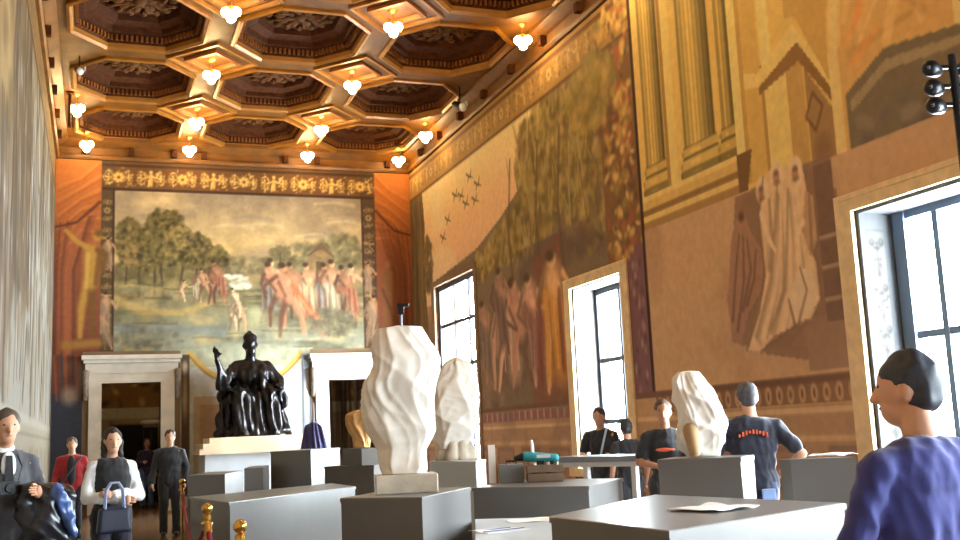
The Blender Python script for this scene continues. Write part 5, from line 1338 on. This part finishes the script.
MB().tube([(-.06, 0, .04), (-.09, -.04, .14), (-.07, -.10, .22)], .006, 6).tube([(.06, 0, .04), (.09, -.04, .14), (.07, -.10, .22)], .006, 6).build('strap', BLACK, ct)
# the dark jacket and bag he carries over his arm
p = CAM_H*np.array((0, 0, 1))+ray(48, 508)*7.25
bt = thing('padded_jacket', 'glossy black and blue padded jacket folded over the arm at the left edge', 'jacket', (p[0], p[1], p[2]-.22), R(10))
NYL = mat('glossy_black_nylon', (24, 26, 34), .3, spec=.6); NYB = mat('glossy_blue_nylon', (52, 74, 122), .3, spec=.6)
mb = MB()
for a, b, r0, r1 in (((-.12, 0, .34), (.10, 0, .30), .085, .09), ((-.13, .02, .25), (-.1, .0, .05), .09, .08), ((.0, -.03, .26), (.02, -.04, -.02), .10, .10), ((.10, 0, .22), (.10, 0, .0), .09, .08), ((-.05, -.05, .1), (.06, -.05, .02), .09, .08)): mb.capsule(a, b, r0, r1)
me = remesh(mb, .014, 2); displace(me, lambda P: .014*waves(P, 9, 20, 6, True)); link('padded_body', me, NYL, bt, 'all')
mb = MB(); mb.capsule((.05, -.09, .33), (.15, -.08, .06), .06, .045); me = remesh(mb, .012, 2); displace(me, lambda P: .012*waves(P, 19, 26, 6, True)); link('blue_sleeve', me, NYB, bt, 'all')
# woman with crossed arms
t, J, s = person('woman with crossed arms in white sleeves and black waistcoat, holding a dark handbag', 112, 9.5, 190, 1.64, dict(eL=(-.25, .05, 1.10), wL=(.03, .215, 1.13), eR=(.25, .05, 1.10), wR=(-.05, .24, 1.08)), WHT, 'long', NAVYK, 'trousers', hair=(36, 30, 30), hair_kind='long', vest=BLK, wide=.95)
hx, hy = t.location[0], t.location[1]
bt = thing('handbag', 'dark handbag with looped straps hanging in front of the woman with crossed arms', 'handbag', (hx+.02, hy-.30, .74), R(190))
mb = MB(); mb.box((0, 0, .10), (.30, .11, .22), 0, .85); bo = mb.build('bag_body', mat('dark_blue_leather', (32, 36, 58), .4), bt); bv = bo.modifiers.new('b', 'BEVEL'); bv.width = .03; bv.segments = 3
for dy in (-.03, .03): MB().tube([(-.08, dy, .20), (-.07, dy, .36), (-.03, dy, .42), (.03, dy, .42), (.07, dy, .36), (.08, dy, .20)], .010, 8).build('strap', mat('blue_white_strap', (150, 160, 196), .5), bt, True)
# person in red
t, J, s = person('person in open red jacket and dark trousers, before the left corner', 72, 17.0, 178, 1.67, None, RED, 'long', INK, hair=(92, 76, 66), wide=1.05, voxel=.02)
MB().ball((0, .10*s, 1.2*s), (.075, .065, .24)).build('dark_shirt_front', BLK, t, True); MB().tube([(-.15*s, .08*s, 1.42*s), (.0, .172*s, 1.2*s), (.15*s, .14*s, .98*s)], .014, 6).build('bag_strap', GREYT, t)
# person in the doorway, far
person('person in jeans and purple top standing in the left doorway', 147, 26.0, 185, 1.68, dict(wR=(.12, .2, 1.15)), PURP, 'long', DENIM, hair=(60, 48, 40), hair_kind='long', wide=.92, voxel=.022)
# man in black
person('man dressed all in black standing by the brass rope post', 170, 17.5, 176, 1.73, dict(wL=(-.24, .06, .86)), BLK, 'long', BLK, hair=(60, 52, 48), wide=1.08, voxel=.02)
# two men at the work table
t, J, s = person('dark haired man in black shirt with pale strap, bending at the work table', 601, 14.0, 140, 1.72, dict(eL=(-.27, .06, 1.12), wL=(-.18, .24, 1.10), eR=(.27, .06, 1.12), wR=(.16, .25, 1.10)), BLK, 'short', GREYT, hair=(34, 32, 34), skin=SKIN2, lean=.08)
MB().tube([(-.10*s, .10*s, 1.47*s), (-.07*s, .19*s, 1.3*s), (-.02*s, .19*s, 1.12*s)], .016, 6).build('pale_strap', cloth('pale_blue', (176, 200, 222)), t)
person('man in black T-shirt with a bare forearm, nearest the right end of the work table', 627, 12.9, -8, 1.55, dict(eR=(.27, .0, 1.10), wR=(.26, .10, .86)), BLK, 'short', GREYT, hair=(52, 50, 54), lean=.04)
# man half hidden behind the torso
t, J, s = person('man in black and orange T-shirt half hidden behind the wrapped torso', 664, 10.4, 150, 1.70, dict(eL=(-.27, .06, 1.13), wL=(-.10, .3, 1.08), eR=(.27, .06, 1.13), wR=(.1, .3, 1.1)), BLK, 'short', GREYT, hair=(84, 64, 52), skin=SKIN2)
MB().ball((0, .115*s, 1.25*s), (.10*s, .025*s, .022*s), 16, 8).build('orange_print', ORANGE, t, True)
# man with hand on hip, seen from behind
t, J, s = person('man seen from behind in dark navy T-shirt and jeans, hand on hip', 750, 9.0, -26, 1.78, dict(eR=(.40, -.02, 1.14), wR=(.21, .05, .97), eL=(-.34, .0, 1.12), wL=(-.22, .12, .98)), INK, 'short', cloth('dark_jeans', (48, 58, 92)), hair=(74, 70, 74), wide=1.16, voxel=.014)
mb = MB()
for i in range(9):
    a = (i-4)/4; mb.box((a*.11*s, -.146*s+.022*abs(a)**2*s, (1.34-.03*a*a)*s), (.014, .03, .038 if i % 3 else .026))
mb.build('orange_lettering', ORANGE, t)
po = MB().box((.085*s, -.135*s, .80*s), (.12, .02, .15), .25).build('pale_pocket', cloth('pale_denim', (120, 146, 190)), t); pv = po.modifiers.new('b', 'BEVEL'); pv.width = .009; pv.segments = 2
# large man in navy, near the right edge
t, J, s = person('large man in navy sweater with his back turned, nearest the camera at the right edge', 917, 3.3, 8, 1.645, dict(eL=(-.345, .02, 1.10), wL=(-.27, .24, 1.0), eR=(.345, .0, 1.12), wR=(.27, .22, .98), sL=(-.24, -.01, 1.36), sR=(.24, -.01, 1.36)), NAVY, 'long', INK, hair=(54, 60, 74), wide=1.38, voxel=.010, head_turn=.5, fold=.005)
# folded dark blue coat on a stand by the right doorway
p = stand(314, 22.5)
t = thing('coat_stand', 'low stand draped with a dark blue coat, beside the right doorway jamb', 'coat stand', (p[0], p[1], 0))
MB().tube([(0, 0, .03), (0, 0, 2.25)], .018, 8).build('pole', mat('grey_steel', (120, 122, 128), .35, .8), t); MB().lathe([(.22, 0), (.22, .02), (.05, .05)], n=18).build('base', BLACK, t)
mb = MB(); mb.capsule((0, 0, 1.75), (0, 0, 1.0), .10, .24); mb.capsule((-.1, 0, 1.7), (-.2, 0, 1.1), .09, .12); mb.capsule((.1, 0, 1.7), (.2, 0, 1.1), .09, .12)
me = remesh(mb, .02, 2); displace(me, lambda P: .02*np.sin(np.arctan2(P[:, 1], P[:, 0])*9+P[:, 2]*3)); link('coat', me, cloth('midnight_violet', (44, 40, 84)), t, 'all')

# ------------------------------------------------------------------ beyond the left doorway: black column with a white bust
cx_, cy_ = stand(151, 29.0)
t = thing('black_column', 'shiny black column with pale capital seen through the left doorway', 'column', (cx_, cy_, 0))
MB().lathe([(.27, 0), (.27, .15), (.22, .2), (.20, .3), (.18, 1.9), (.19, 2.0)], n=22).build('shaft', mat('black_polished_marble', (30, 32, 36), .15, 0, .2, 3), t, 30)
MB().lathe([(.19, 2.0), (.30, 2.1), (.30, 2.16), (.22, 2.2)], n=22).build('capital', MARBLE_W, t, 30)
PBY = lambda u, v: (u, np.full_like(u, 31.5), v)
K = Canvas(-1.5, 8, 0, 5, 30, (150, 128, 98)); g = np.random.RandomState(2)
K.rect(-1.5, 8, 2.55, 5, (120, 84, 46))
for k in range(300): K.blob(g.uniform(-1.4, 7.9), g.uniform(2.6, 4.8), g.uniform(.06, .25), g.uniform(.05, .2), [(160, 112, 58), (92, 62, 38), (186, 142, 84), (126, 96, 60), (70, 50, 34)][g.randint(5)], .8, g.uniform(0, 3))
K.rect(-1.5, 8, 2.3, 2.58, (176, 160, 132)); K.rect(.45, 1.3, 0, 2.1, (28, 24, 24)); K.rect(.38, .45, 0, 2.2, (120, 100, 76)); K.rect(1.3, 1.37, 0, 2.2, (120, 100, 76))
for k in range(60):
    u = g.uniform(5, 8); K.stroke([(u, 1.0), (u+g.uniform(-.1, .1), 3.4)], .02, .05, [(40, 36, 40), (120, 118, 122), (70, 64, 62)][k % 3], .8)
mural('beyond_fresco', 'brown painted frieze and dark doorway seen through the left marble doorway', 'fresco', K, PBY, (0, -1, 0), -1.4, 3.28, .02, 4.9, .04)
mural('beyond_fresco', 'dark streaky hanging seen through the right marble doorway', 'hanging', K, PBY, (0, -1, 0), 3.52, 8.0, .02, 4.9, .04)
for i, (x, y) in enumerate(((.9, 28.0), (6.1, 28.0))):  # unseen lamps added to brighten the view through the doorways
    dup(lamp0, (x, y, 4.65), 0, 'added unseen bulb cluster brightening the room beyond the %s marble doorway' % ('left', 'right')[i])
